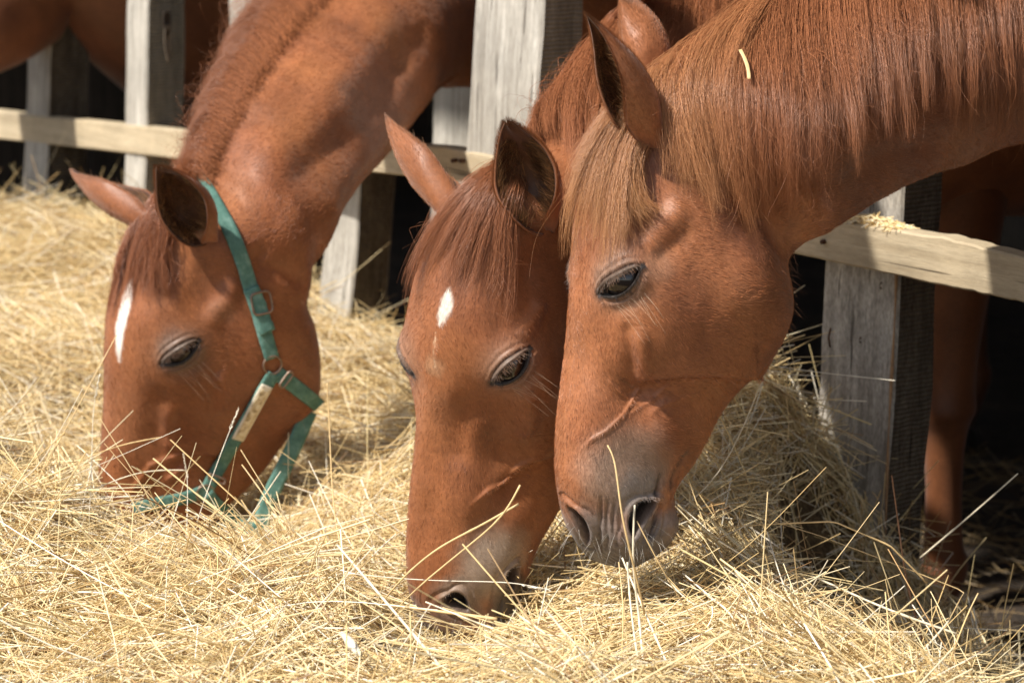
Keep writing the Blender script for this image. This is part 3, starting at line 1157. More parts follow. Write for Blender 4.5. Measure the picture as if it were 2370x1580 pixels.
for i, (e0, e1, wa, wb, g, lab) in enumerate(POSTS):
    mid = ((e0[0] + e1[0]) / 2)
    z = zf(mid) * .985 - (.24 if i == 5 else 0) if i != 4 else 5.35
    base_xy = unp(mid, 600, z)
    # keep the whole post at one ground distance, leaning sideways as the photo shows
    def pt(px, py):
        k = (px - W / 2) / FP
        r = FW + k * RT - (py - H / 2) / FP * UP
        tt = base_xy[1] / r[1]
        return CAM + r * tt
    p0, p1 = pt(*e0), pt(*e1)
    dirv = (p0 - p1) / (p0[2] - p1[2])
    bot = p1 + dirv * (-.3 - p1[2])
    top = p1 + dirv * (2.02 - p1[2])
    Ln = np.linalg.norm(top - bot)
    Cx = nrm(top - bot)
    root = bpy.data.objects.new('fence_post', None)
    root.location = (0, 0, 0)
    link(root)
    tag(root, lab, 'post', 'posts of the feeding fence')
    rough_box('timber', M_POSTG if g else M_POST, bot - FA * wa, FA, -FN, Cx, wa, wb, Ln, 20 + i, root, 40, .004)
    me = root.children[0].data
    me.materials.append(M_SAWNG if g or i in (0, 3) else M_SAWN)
    nrmF = FA
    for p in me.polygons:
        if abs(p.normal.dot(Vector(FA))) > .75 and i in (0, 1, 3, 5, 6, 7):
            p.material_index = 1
    # nails and knots
    if i == 1:
        kn = pt(384, 70)
        for (dx, dy, rx, rz) in ((384, 50, .011, .030), (386, 95, .010, .045)):
            c0 = pt(dx, dy) + FA * .004
            uu = -FN
            V, Fq = [], []
            n = 20
            for ring, (sc, dep) in enumerate(((1.0, .0), (.85, .004), (.55, -.002), (.05, -.006))):
                for q in range(n):
                    a = 2 * math.pi * q / n
                    V.append(c0 + uu * .0 + uu * (math.cos(a) * rx * sc) + np.array([0, 0, 1]) * math.sin(a) * rz * sc * (1 + .2 * math.sin(3 * a)) + FA * dep)
            for ring in range(3):
                for q in range(n):
                    Fq.append((ring * n + q, ring * n + (q + 1) % n, (ring + 1) * n + (q + 1) % n, (ring + 1) * n + q))
            mesh_obj('knot', V, Fq, plain('knot_wood', (.035, .022, .014) if ring and dy < 60 else (.16, .12, .085), .8), root)
    if i == 6:
        # the pale splintered corner and a long crack
        ns_ = Noise3(8)
        e0_, e1_ = pt(2076, 560), pt(2040, 1400)
        path = [e0_ + (e1_ - e0_) * t_ + FA * (.0015 + .0012 * math.sin(9 * t_)) + FN * .0006 for t_ in np.linspace(0, 1, 30)]
        tv, tf = tube(path, .0022 + .0010 * np.sin(np.linspace(0, 22, 30)), 6)
        mesh_obj('splintered_corner', tv, tf, plain('raw_wood', (.34, .20, .10), .8), root)
        c0_, c1_ = pt(1990, 1150), pt(1984, 1330)
        for (px, py, hh) in ((1926, 780, .030), (1996, 786, .008), (2044, 660, .010)):
            c0 = pt(px, py) + FN * .004
            tv, tf = tube([c0 - np.array([0, 0, hh / 2]), c0 + np.array([0, 0, .0]) + FN * .004, c0 + np.array([0, 0, hh / 2])], .0018, 6)
            mesh_obj('nail', tv, tf, M_NAIL, root)

RAILS = [
    ([(-420, 214, 278), (433, 304, 372), (1000, 338, 412), (1300, 385, 462)], 'long pale sawn rail running behind the necks on the left', 1),
    ([(1560, 432, 520), (1867, 500, 597), (2192, 552, 667), (2370, 596, 704), (2800, 690, 815)], 'light sawn rail at the right with hay crumbs on its top edge', 2)]
M_RAILS = wood_material('sawn_rail_along', (.60, .50, .345), (.42, .335, .215), (3.0, 3.0, 60), mottle=.3)
for pts, lab, sd in RAILS:
    root = bpy.data.objects.new('fence_rail', None)
    link(root)
    tag(root, lab, 'rail', 'rails of the feeding fence')
    ps = []
    for (x, yt, yb) in pts:
        z = zf(x) * .985 - .085 - (.24 * smooth(600, 1120, x) if sd == 1 else 0)
        ps.append((unp(x, yt, z), unp(x, yb, z)))
    V, Fs = [], []
    ns = Noise3(50 + sd)
    n = 60
    tt = np.linspace(0, len(ps) - 1, n)
    Tt = np.array([p[0] for p in ps])
    Bt = np.array([p[1] for p in ps])
    kk = np.arange(len(ps))
    th = .038
    for t in tt:
        a = np.array([np.interp(t, kk, Tt[:, q]) for q in range(3)])
        b = np.array([np.interp(t, kk, Bt[:, q]) for q in range(3)])
        b = np.array([a[0], a[1], b[2]])
        w = .0016 * ns(np.array([[t * 4, 0, 0]]), .8)[0]
        w2 = .0016 * ns(np.array([[t * 4, 5, 0]]), .8)[0]
        up = np.array([0, 0, 1.])
        e = .003
        sec = [a + up * (w - e), a + up * w - FN * e, a - FN * (th / 2) + up * w, a - FN * (th - e) + up * w, a - FN * th + up * (w - e),
               b - FN * th + up * (w2 + e), b - FN * (th - e) + up * w2, b - FN * e + up * w2, b + up * (w2 + e), (a + b) / 2 + FN * .0008 * w2 / .0016]
        V += sec
    k = 10
    for s_ in range(n - 1):
        for c_ in range(k):
            c2 = (c_ + 1) % k
            Fs.append((s_ * k + c_, s_ * k + c2, (s_ + 1) * k + c2, (s_ + 1) * k + c_))
    Fs.append(tuple(range(k))[::-1])
    Fs.append(tuple((n - 1) * k + c_ for c_ in range(k)))
    o = mesh_obj('board', V, Fs, M_RAIL if False else M_RAILS, root, False)
    import bmesh
    bm = bmesh.new()
    bm.from_mesh(o.data)
    bmesh.ops.recalc_face_normals(bm, faces=bm.faces)
    bm.to_mesh(o.data)
    bm.free()
    for (px, py) in (((1048, 372), (1066, 373)) if sd == 1 else ((1904, 560),)):
        z = zf(px) * .985 - .085 - (.24 * smooth(600, 1120, px) if sd == 1 else 0)
        c0 = unp(px, py, z) + FN * .0015
        tv, tf = tube([c0 - FN * .01, c0 + FN * .001], .004, 8)
        mesh_obj('nail', tv, tf, M_NAIL, root)

# added shelter: unseen cover and dark board walls put in to shade the background
FO = np.array([-1.355, 6.3, 0])
added_shed = bpy.data.objects.new('added_shed', None)
link(added_shed)
tag(added_shed, 'added open-fronted shelter of dark boards behind the fence, overhang out of view, put in for shade', 'added_shed')


def board(name, O, A, Bv, Cv, la, lb, lc, parent, me=[None], key=None):
    V = [O + A * la * i + Bv * lb * j + Cv * lc * k for k in (0, 1) for j in (0, 1) for i in (0, 1)]
    Fs = [(0, 2, 3, 1), (4, 5, 7, 6), (0, 1, 5, 4), (2, 6, 7, 3), (0, 4, 6, 2), (1, 3, 7, 5)]
    return mesh_obj(name, V, Fs, M_SHED, parent, False)


UPV = np.array([0, 0, 1.])
depth = 3.4
s0, s1 = -2.6, 6.2
nb = 44
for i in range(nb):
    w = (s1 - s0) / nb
    board('added_wall_board', FO + FA * (s0 + w * i) - FN * (depth + .01 * (i % 2)) + UPV * -.05, FA, -FN, UPV, w * .985, .022, 2.25, added_shed)
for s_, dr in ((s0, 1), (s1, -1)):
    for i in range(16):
        board('added_wall_board', FO + FA * (s_ + .01 * (i % 2)) - FN * (.2 + i * .2) + UPV * -.05, -FN, FA, UPV, .197, .022, 2.2, added_shed)
rf = board('shade_roof', FO + FA * (s0 - .3) + FN * .52 + UPV * 2.03, FA, -FN + UPV * .05, UPV, s1 - s0 + .6, depth + .9, .06, added_shed)  # unseen overhang, placed to keep sun off the space behind the fence

# ------------------------------------------------------------------ the heap of hay
HP = [(-300, 1600, 2.8, 0), (0, 1590, 2.75, 0), (600, 1590, 2.7, 0), (1200, 1590, 2.66, 0), (1800, 1590, 2.72, 0), (2370, 1700, 2.75, 0), (2150, 1600, 2.8, 0),
      (0, 1300, 3.2, 0), (600, 1340, 3.12, 0), (1100, 1565, 2.95, 0), (0, 1070, 3.55, 0), (250, 1160, 3.52, 0), (450, 1235, 3.46, 0), (620, 1310, 3.36, 0), (760, 1330, 3.33, 0),
      (930, 1455, 3.10, 0), (960, 1520, 3.25, 0), (0, 1060, 3.95, 0), (120, 1090, 3.85, 0), (60, 1080, 4.2, 0), (250, 1340, 3.85, 0), (400, 1390, 3.8, 0), (600, 1340, 3.8, 0), (100, 880, 4.45, 0), (90, 760, 4.8, 0), (100, 620, 5.3, 0), (110, 500, 5.75, 0), (-200, 480, 6.0, 0), (700, 1210, 3.90, 0),
      (850, 1080, 4.1, 0), (820, 880, 4.6, 0), (800, 740, 5.0, 0), (930, 1200, 3.65, 0), (1250, 1500, 3.15, 0), (1100, 1550, 3.15, 0), (1180, 1530, 3.0, 0), (1420, 1420, 3.2, 0), (1650, 1330, 3.2, 0),
      (1650, 1180, 3.42, 0), (1760, 1060, 3.60, 0), (1850, 975, 3.73, 0), (1780, 960, 3.72, 0), (1300, 1150, 3.6, 0), (1500, 1420, 3.05, 0), (1880, 1450, 3.22, 0),
      (2100, 1500, 3.25, 0), (2330, 1720, 2.95, 0), (2250, 1610, 3.1, 0), (2370, 1760, 3.3, 0), (1960, 1470, 3.5, 0), (2100, 1480, 3.55, 0), (1900, 1400, 3.62, 0), (1860, 1200, 3.66, 0), (2000, 1490, 3.7, 0), (2200, 1500, 3.4, 0), (1905, 1430, 3.72, 0), (1850, 1350, 3.5, 0), (350, 1350, 3.12, 0), (300, 560, 5.5, 0)]
hp = np.array([unp(a, b, c) for a, b, c, _ in HP])
extra = np.array([(.85, 3.25, .16), (1.0, 2.9, .10), (1.6, 2.6, .10), (1.4, 3.6, .02), (1.0, 4.1, .02), (.8, 4.6, .0), (.2, 5.2, .12), (-.6, 6.3, .3), (.45, 4.35, .2), (0, 4.95, .35),
                  (0, 1.9, .42), (-1, 1.9, .45), (.9, 1.9, .30), (-2.2, 3, .35), (-2.4, 4.5, .35), (-2.2, 6, .5), (0, 1.2, .1), (-1.5, 1.2, .15), (1.5, 1.2, .1), (2.4, 2.2, .0), (-3.2, 4, .1),
                  (0, .5, .0), (-1.3, 7.2, .15), (.2, 6.5, .0), (1.4, 5.2, .0)])
hp = np.vstack([hp, extra])


def tps_fit(xy, z, lam=2e-3):
    n = len(xy)
    d = np.linalg.norm(xy[:, None] - xy[None], axis=2)
    K = d ** 2 * np.log(d + 1e-9)
    P = np.c_[np.ones(n), xy]
    A = np.block([[K + lam * np.eye(n), P], [P.T, np.zeros((3, 3))]])
    return np.linalg.solve(A, np.r_[z, 0, 0, 0])


tw_ = tps_fit(hp[:, :2], hp[:, 2])
hn = Noise3(77, 20)


def hay_h(xy):
    out = np.empty(len(xy))
    for s_ in range(0, len(xy), 20000):
        q = xy[s_:s_ + 20000]
        d = np.linalg.norm(q[:, None] - hp[None, :, :2], axis=2)
        K = d ** 2 * np.log(d + 1e-9)
        out[s_:s_ + 20000] = K @ tw_[:-3] + tw_[-3] + q @ tw_[-2:]
    p = np.c_[xy, np.zeros(len(xy))]
    out = out + .026 * hn(p, .40) + .018 * hn(p + 3, .17)
    edge = np.maximum.reduce([1.3 - xy[:, 1], (xy[:, 0] * .603 - 0) * 0 - 5])
    # the far side of the fence is bare ground with a thin litter
    behind = (xy - np.array([-1.355, 6.3])) @ np.array([.797, .603])
    k = smooth(.02, .30, behind)
    return out * (1 - k) + k * .015


hx = np.linspace(-2.6, 2.2, 170)
hy = np.linspace(1.2, 7.2, 210)
HX, HY = np.meshgrid(hx, hy)
xy = np.c_[HX.ravel(), HY.ravel()]
hz = hay_h(xy) - .035
fade = smooth(0, .25, np.minimum.reduce([xy[:, 0] + 2.6, 2.2 - xy[:, 0], xy[:, 1] - 1.2, 7.2 - xy[:, 1]]))
hz = np.maximum(hz, -.04) * fade - .05 * (1 - fade)
gi = np.arange(len(xy)).reshape(len(hy), len(hx))
gf = np.stack([gi[:-1, :-1], gi[:-1, 1:], gi[1:, 1:], gi[1:, :-1]], -1).reshape(-1, 4)
m, N, L, B = new_mat('hay_heap_core')
v = mapping(N, L)
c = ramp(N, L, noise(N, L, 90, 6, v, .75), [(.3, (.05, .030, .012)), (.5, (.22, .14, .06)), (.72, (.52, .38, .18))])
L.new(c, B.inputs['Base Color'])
B.inputs['Roughness'].default_value = .9
L.new(bump(N, L, noise(N, L, 120, 6, v, .8), 1.0, .02), B.inputs['Normal'])
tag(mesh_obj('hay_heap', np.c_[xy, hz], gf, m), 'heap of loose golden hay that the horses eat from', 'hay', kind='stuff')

SP = np.array([(.86, .69, .38), (.81, .61, .31), (.72, .52, .24), (.90, .77, .50), (.64, .45, .20), (.93, .85, .68), (.42, .26, .11), (.30, .17, .075), (.66, .52, .26)])
SW = np.array([.20, .17, .13, .15, .10, .12, .05, .03, .05])


def straw_batch(n, xy, zoff, tilt_sd, lmin, lmax, rmin, rmax, k=5, az=None, bm=1):
    """stalks lying about points xy; returns positions (n,k,3), radii, colours"""
    h0 = hay_h(xy)
    e = .02
    gx_ = (hay_h(xy + [e, 0]) - h0) / e
    gy_ = (hay_h(xy + [0, e]) - h0) / e
    nn = nrm(np.c_[-gx_, -gy_, np.ones(n)])
    a = (3.0 * hn(np.c_[xy, np.zeros(n) + 9], .33) + 1.5 * hn(np.c_[xy, np.zeros(n) + 5], .12) + rng.normal(0, .62, n)) if az is None else az
    a = np.where(rng.random(n) < .25, rng.uniform(0, 6.283, n), a)
    d = np.c_[np.cos(a), np.sin(a), np.zeros(n)]
    d = nrm(d - nn * (d * nn).sum(1)[:, None])
    tl = rng.normal(0, tilt_sd, n)
    d = nrm(d * np.cos(tl)[:, None] + nn * np.sin(tl)[:, None])
    L_ = lmin + (lmax - lmin) * rng.beta(1.4, 2.4, n)
    t = np.linspace(-.5, .5, k)
    c = np.c_[xy, h0 + zoff]
    sd = nrm(np.cross(d, rng.normal(size=(n, 3))))
    bend = bm * rng.normal(0, .05, n) * (1 + 2.5 * (rng.random(n) < .12))
    P = c[:, None] + d[:, None] * (t[None, :, None] * L_[:, None, None]) + sd[:, None] * ((t ** 2)[None, :, None] * (bend * L_ * 4)[:, None, None])
    # a few broken stalks with a kink
    kink = rng.random(n) < .10
    kd = nrm(d + nrm(rng.normal(size=(n, 3))) * .7)
    half = k // 2
    P2 = P.copy()
    for j in range(half + 1, k):
        P2[:, j] = P[:, half] + kd * (L_ * (t[j] - t[half]))[:, None]
    P = np.where(kink[:, None, None], P2, P)
    r = .92 * (rmin + (rmax - rmin) * rng.beta(1.2, 2.5, n))
    R_ = r[:, None] * np.linspace(1.0, .75, k)[None]
    Cc = SP[rng.choice(len(SP), n, p=SW / SW.sum())] * rng.uniform(.82, 1.1, (n, 1))
    return P, R_, Cc


def visible_xy(n, margin=160, ymin=2.2, ymax=6.9):
    out = []
    tot = 0
    while tot < n:
        q = np.c_[rng.uniform(-2.4, 1.9, 40000), rng.uniform(ymin, ymax, 40000)]
        hh = hay_h(q)
        p, z = proj(np.c_[q, hh])
        behind = (q - np.array([-1.355, 6.3])) @ np.array([.797, .603])
        ok = (p[:, 0] > -margin) & (p[:, 0] < W + margin) & (p[:, 1] < H + margin) & (p[:, 1] > -50) & (behind < .12)
        # nearer parts get more stalks per area, as seen
        ok &= rng.random(len(q)) < np.clip((3.3 / q[:, 1]) ** 1.3, 0, 1)
        q = q[ok]
        out.append(q)
        tot += len(q)
    return np.vstack(out)[:n]


PS, RS, CS = [], [], []
for (n, zo0, zo1, ts, l0, l1, r0, r1) in ((30000, -.055, -.014, .12, .06, .24, .0006, .0015), (38000, -.026, .004, .16, .07, .34, .0005, .0014),
                                          (9000, -.006, .014, .15, .12, .48, .0005, .0016), (3800, -.004, .018, .10, .30, .65, .0005, .0013), (3200, .0, .025, .42, .08, .28, .0004, .0013), (14000, -.02, .010, .25, .05, .20, .00025, .0007)):
    q = visible_xy(n)
    P, R_, Cc = straw_batch(n, q, rng.uniform(zo0, zo1, n), ts, l0, l1, r0, r1, bm=3.2 if r1 < .001 else 1)
    PS.append(P)
    RS.append(R_)
    CS.append(Cc)
# chaff: short bits
n = 26000
q = visible_xy(n)
P, R_, Cc = straw_batch(n, q, rng.uniform(-.02, .006, n), .4, .008, .05, .0005, .0016)
PS.append(P), RS.append(R_), CS.append(Cc)
# litter on the ground inside the shed
n = 3000
q = np.c_[rng.uniform(.2, 2.2, n), rng.uniform(3.4, 6.0, n)]
behind = (q - np.array([-1.355, 6.3])) @ np.array([.797, .603])
q = q[(behind > .1) & (behind < 1.6)]
n = len(q)
P, R_, Cc = straw_batch(n, q, rng.uniform(.0, .02, n), .25, .05, .25, .0006, .0016)
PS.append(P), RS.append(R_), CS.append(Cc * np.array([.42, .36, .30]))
PS, RS, CS = np.concatenate(PS), np.concatenate(RS), np.concatenate(CS)


# the horses have nosed the loose stalks away from their mouths
MOUTHS = [(unp(2000, 1180, 3.60), .13, .26), (unp(1950, 1020, 3.62), .08, .20), (unp(1940, 800, 3.66), .08, .12), (unp(1930, 900, 3.70), .05, .16), (unp(1400, 1235, 2.98), .16, .135), (unp(1500, 1235, 2.98), .12, .11), (unp(1010, 1380, 3.10), .11, .11), (unp(1110, 1400, 3.08), .14, .115), (unp(1190, 1350, 3.10), .10, .11),
          (unp(300, 1050, 3.78), .16, .09), (unp(420, 1100, 3.74), .16, .10), (unp(540, 1160, 3.74), .14, .10)]
keep = np.ones(len(PS), bool)
for c_, rad_, up_ in MOUTHS:
    dd = PS - c_
    # an upright egg of free space, a little longer towards the feeding side
    e = np.sqrt(((dd @ RT) / rad_) ** 2 + ((dd[..., 1] + .05) / (rad_ * 1.6)) ** 2 + (dd[..., 2] / up_) ** 2)
    hit = (e < 1).any(1)
    keep &= ~(hit & (rng.random(len(PS)) < .965))
PS, RS, CS = PS[keep], RS[keep], CS[keep]


tag(curves_obj('hay', PS, RS, CS, M_STRAW), 'loose dry hay stalks lying criss-cross over the heap', 'hay', kind='stuff')

# ------------------------------------------------------------------ coat, manes, lashes, whiskers
def coat_hair(h, n, length=.0078, rad=.00015, station_max=None):
    nu, nph = h.nu, h.nph
    G = h.G
    Nn = h.Nn.reshape(nu, nph, 3)
    col = h.col.reshape(nu, nph, 3)
    st = h.ustation.reshape(nu, nph)
    phi = h.phi.reshape(nu, nph)
    du = np.gradient(G, axis=0)
    dv = (np.roll(G, -1, 1) - np.roll(G, 1, 1)) / 2
    area = np.linalg.norm(du, axis=2) * np.linalg.norm(dv, axis=2)
    face = -((G - CAM) * Nn).sum(2) / np.linalg.norm(G - CAM, axis=2)
    q, z = proj(G)
    inn = (q[..., 0] > -60) & (q[..., 0] < W + 60) & (q[..., 1] > -60) & (q[..., 1] < H + 60)
    dens = area * (face > -.30) * inn * (st > .25) * (st < 14 + h.nn + 1)
    hole = (col.sum(2) < .06)
    dens = dens * np.where(hole, 0, 1) * np.where(st < 3.0, .35, 1)
    p = dens.ravel() / dens.sum()
    j = rng.choice(len(p), n, p=p)
    i0, k0 = j // nph, j % nph
    fu, fv = rng.random(n), rng.random(n)
    i0 = np.minimum(i0, nu - 2)
    P = G[i0, k0] + du[i0, k0] * fu[:, None] + dv[i0, k0] * fv[:, None]
    N_ = Nn[i0, k0]
    tu, tv = nrm(du[i0, k0]), nrm(dv[i0, k0])
    ph, s_ = phi[i0, k0], st[i0, k0]
    m = 16.0
    leftside = ph < 8
    pv = np.where(leftside, ph, m - ph)          # 0 dorsal .. 8 ventral
    down = np.where(leftside[:, None], tv, -tv)
    head = 1 - smooth(11.5, 13.5, s_)
    face_t = smooth(1.2, 4.0, pv) * smooth(3, 7, s_)
    fl = (-tu * (1 - .75 * face_t)[:, None] + down * (.25 + .75 * face_t)[:, None]) * head[:, None] + (tu * .95 + down * .45) * (1 - head)[:, None]
    ns = Noise3(31)
    sw = ns(P, .10) * .7 + ns(P + 3, .03) * .4
    fl = nrm(fl + np.cross(N_, fl) * sw[:, None] + rng.normal(0, .13, (n, 3)))
    fl = nrm(fl - N_ * (fl * N_).sum(1)[:, None])
    L_ = length * rng.uniform(.6, 1.25, n) * (1 - .5 * (1 - smooth(1.5, 5, s_)))
    t = np.array([0, .35, .7, 1.0])
    lift = np.array([0, .16, .22, .24]) * .62
    lr = rng.uniform(.5, 1.7, n)
    Q = P[:, None] - N_[:, None] * .0008 + fl[:, None] * (t[None, :, None] * L_[:, None, None]) + N_[:, None] * (lift[None, :, None] * (L_ * lr)[:, None, None])
    R_ = rad * np.array([1, .9, .65, .2])[None] * rng.uniform(.7, 1.3, (n, 1))
    C_ = col[i0, k0] * rng.uniform(.60, 1.55, (n, 1)) * np.array([1.08, 1.05, 1.05])
    light = rng.random(n) < .05
    C_[light] = C_[light] * 1.5 + .03
    o = curves_obj('coat', Q, R_, np.clip(C_, .003, .9), M_FUR, h.obj)
    o['kind'] = 'stuff'
    return o


def surf(h, px, last):
    k = FW + (px[0] - W / 2) / FP * RT - (px[1] - H / 2) / FP * UP
    kn = nrm(k)
    hit = h.bvh.ray_cast(Vector(CAM), Vector(kn))
    if hit[0] is not None:
        nn_ = np.array(hit[1])
        if nn_ @ kn > 0:
            nn_ = -nn_
        return np.array(hit[0]), nn_
    d = last if last is not None else 3.0
    return CAM + k * d, -kn * .3


def guides3(h, gl, off, z0=None):
    out = []
    for g in gl:
        pts, last = [], z0
        g = np.array(g, float)
        t = np.arange(len(g), dtype=float)
        ts = np.linspace(0, len(g) - 1, 14)
        gp_ = spline_nat(t, g, ts)
        for i, px in enumerate(gp_):
            p, nn_ = surf(h, px, last)
            u = i / 13
            o_ = off[0] * (1 - u) ** 2 + off[1] * 2 * u * (1 - u) * 1.4 + off[2] * u * u
            p = p + nn_ * o_
            last = (p - CAM) @ FW
            pts.append(p)
        pts = np.array(pts)
        for _ in range(2):
            pts[1:-1] = (pts[:-2] + pts[1:-1] * 2 + pts[2:]) / 4
        out.append(pts)
    return np.array(out)


def hair_mass(h, name, gl, n, col_a, col_b, off=(.003, .012, .010), spread=.010, thick=.010, clumps=60, cut=(.72, 1.06), rad=.00016,
              frizz=.0028, k=14, wild=.09, root_jit=.006, colf=None, z0=None, seed=1):
    G3 = guides3(h, gl, off, z0)
    r = np.random.default_rng(seed)
    g = len(G3)
    cg = np.sort(r.uniform(0, g - 1, clumps))
    cid = r.integers(0, clumps, n)
    gpos = np.clip(cg[cid] + r.normal(0, (g - 1) / clumps * 1.1, n), 0, g - 1.001)
    gc = cg[cid]

    def at(x):
        i = np.clip(x.astype(int), 0, g - 2)
        f = (x - i)[:, None, None]
        return G3[i] * (1 - f) + G3[i + 1] * f
    own, cl = at(gpos), at(gc)
    K = own.shape[1]
    t = np.linspace(0, 1, K)
    cf = (np.clip(t * 1.2, 0, 1) ** 1.4 * r.uniform(.15, .80, clumps)[cid][:, None])[:, :, None]
    # every lock wanders on its own course
    lockd = r.normal(0, 1, (clumps, 3)) * spread * .55
    off_l = lockd[cid][:, None] * (t ** 1.2)[None, :, None]
    P = own * (1 - cf) + cl * cf + off_l
    view = nrm(CAM - P.mean(1))
    own_off = r.normal(0, 1, (n, 3)) * spread * .35
    lay = r.random(n) ** 1.5 * thick
    P = P + own_off[:, None] * (1 - .6 * t)[None, :, None] + view[:, None] * (lay[:, None] * np.sin(np.clip(t * 1.3 + .1, 0, 1) * 1.57)[None])[:, :, None]
    ph = r.uniform(0, 6.28, (n, 3))
    fq = r.uniform(1.2, 3.4, (n, 1))
    amp = frizz * r.uniform(.3, 1.5, n) * (1 + 5 * (r.random(n) < wild))
    wob = np.sin(t[None, :, None] * 6.28 * fq[:, None] + ph[:, None]) - np.sin(ph)[:, None]
    P = P + wob * (amp[:, None] * t[None])[:, :, None]
    rdir = nrm(own[:, 0] - own[:, 2])
    P = P + rdir[:, None] * ((r.random(n) ** 1.5 * root_jit)[:, None] * ((1 - t) ** 2)[None])[:, :, None]
    # vary length by resampling
    cl_len = r.uniform(cut[0], cut[1], clumps)[cid] * (1 - .38 * r.random(n) ** 2.2)
    tt = np.clip(t[None] * cl_len[:, None], 0, 1.0)
    x = tt * (K - 1)
    i = np.clip(x.astype(int), 0, K - 2)
    f = (x - i)[..., None]
    ar = np.arange(n)[:, None]
    over = (t[None] * cl_len[:, None] - tt)[..., None]
    Q = P[ar, i] * (1 - f) + P[ar, i + 1] * f + over * (P[:, -1] - P[:, -3])[:, None] * 3
    Rr = rad * r.uniform(.7, 1.35, (n, 1)) * np.interp(t, [0, .6, 1], [1, .9, .25])[None]
    m_ = np.clip(r.beta(1.2, 1.2, clumps)[cid] * .6 + r.random(n) * .4, 0, 1)[:, None]
    C_ = np.array(col_a) * (1 - m_) + np.array(col_b) * m_
    if colf is not None:
        C_ = colf(C_, gpos / (g - 1), r)
    C_ = C_ * r.uniform(.8, 1.2, (n, 1))
    return curves_obj(name, Q, Rr, np.clip(C_, .004, .95), M_HAIR, h.obj)


coat_hair(H3, 120000)
coat_hair(H2, 100000)
coat_hair(H1, 80000, .0085, .00018)

RED, GOLD, BRN = (.44, .175, .076), (.62, .33, .14), (.28, .100, .042)
hair_mass(H3, 'mane', [
    [(1565, 165), (1550, 230), (1562, 330), (1580, 440)], [(1605, 140), (1585, 220), (1600, 340), (1628, 485)],
    [(1660, 108), (1630, 200), (1650, 340), (1672, 508)], [(1720, 62), (1690, 170), (1708, 330), (1722, 515)],
    [(1780, 15), (1752, 150), (1765, 330), (1778, 545)], [(1850, -50), (1832, 120), (1845, 300), (1850, 485)],
    [(1920, -95), (1905, 80), (1915, 240), (1920, 400)], [(1990, -145), (1985, 20), (1995, 160), (1998, 290)],
    [(2060, -185), (2060, 0), (2062, 150), (2062, 300)], [(2130, -225), (2130, -40), (2135, 100), (2130, 235)],
    [(2200, -255), (2200, 0), (2205, 150), (2208, 315)], [(2280, -275), (2285, 0), (2288, 160), (2288, 325)],
    [(2360, -295), (2360, 0), (2365, 150), (2362, 290)], [(2450, -315), (2450, 0), (2455, 150), (2450, 330)]],
    22000, RED, BRN, off=(.004, .014, .010), clumps=420, rad=.00015, thick=.016, spread=.018, cut=(.62, 1.08), seed=3, z0=3.1,
    colf=lambda c, x, r: c * (1 - .0 * x[:, None]) + (1 - smooth(.05, .35, x))[:, None] * np.array([.16, .10, .04]))
hair_mass(H3, 'mane', [
    [(1585, 150), (1520, 205), (1500, 270), (1540, 330)], [(1640, 110), (1575, 165), (1545, 260), (1560, 390)],
    [(1700, 70), (1630, 130), (1590, 230), (1590, 380)], [(1770, 5), (1690, 90), (1640, 210), (1630, 380)],
    [(1850, -60), (1770, 40), (1700, 180), (1680, 360)]],
    1900, (.52, .25, .105), RED, off=(.006, .020, .016), clumps=90, rad=.00017, thick=.012, spread=.022, seed=4, z0=3.1)
hair_mass(H3, 'forelock', [
    [(1560, 150), (1480, 200), (1400, 270), (1335, 380), (1300, 495)], [(1570, 158), (1490, 215), (1412, 300), (1355, 420), (1322, 565)],
    [(1575, 168), (1500, 230), (1430, 320), (1385, 450), (1362, 590)], [(1580, 178), (1510, 250), (1450, 345), (1415, 470), (1400, 600)],
    [(1530, 240), (1480, 320), (1450, 420), (1437, 520), (1435, 605)], [(1520, 280), (1478, 360), (1466, 430), (1490, 480), (1545, 500)]],
    5600, (.54, .265, .105), (.38, .155, .060), off=(.005, .013, .008), clumps=130, rad=.00016, thick=.011, spread=.015, seed=5, cut=(.66, 1.04), z0=3.05)
hair_mass(H2, 'forelock', [
    [(1185, 370), (1080, 430), (1000, 530), (950, 640), (932, 725)], [(1190, 375), (1100, 440), (1030, 520), (980, 610), (952, 700)],
    [(1198, 380), (1130, 440), (1078, 530), (1040, 620), (1018, 685)], [(1205, 385), (1150, 450), (1112, 540), (1085, 620), (1065, 670)],
    [(1210, 390), (1172, 460), (1150, 560), (1135, 650), (1120, 690)], [(1215, 395), (1190, 470), (1180, 580), (1176, 690), (1172, 772)],
    ],
    2700, (.37, .145, .062), (.27, .098, .040), off=(.004, .014, .006), clumps=110, rad=.00016, thick=.010, spread=.014, seed=6, cut=(.45, 1.08), z0=3.2)
hair_mass(H2, 'mane', [
    [(1225, 330), (1215, 350), (1225, 380), (1235, 420)], [(1330, 160), (1280, 220), (1250, 285), (1250, 350)], [(1420, 55), (1350, 150), (1305, 240), (1300, 345)],
    [(1470, 5), (1400, 110), (1350, 230), (1340, 400)], [(1520, -55), (1450, 70), (1400, 200), (1380, 430)],
    [(1580, -110), (1530, 10), (1490, 120), (1470, 300)], [(1640, -160), (1590, -40), (1570, 60), (1560, 170)],
    [(1720, -220), (1660, -60), (1640, 50), (1625, 160)], [(1810, -260), (1740, -80), (1710, 20), (1690, 130)]],
    8500, RED, BRN, off=(.004, .012, .010), clumps=90, rad=.00020, thick=.016, spread=.012, seed=7, z0=3.4)
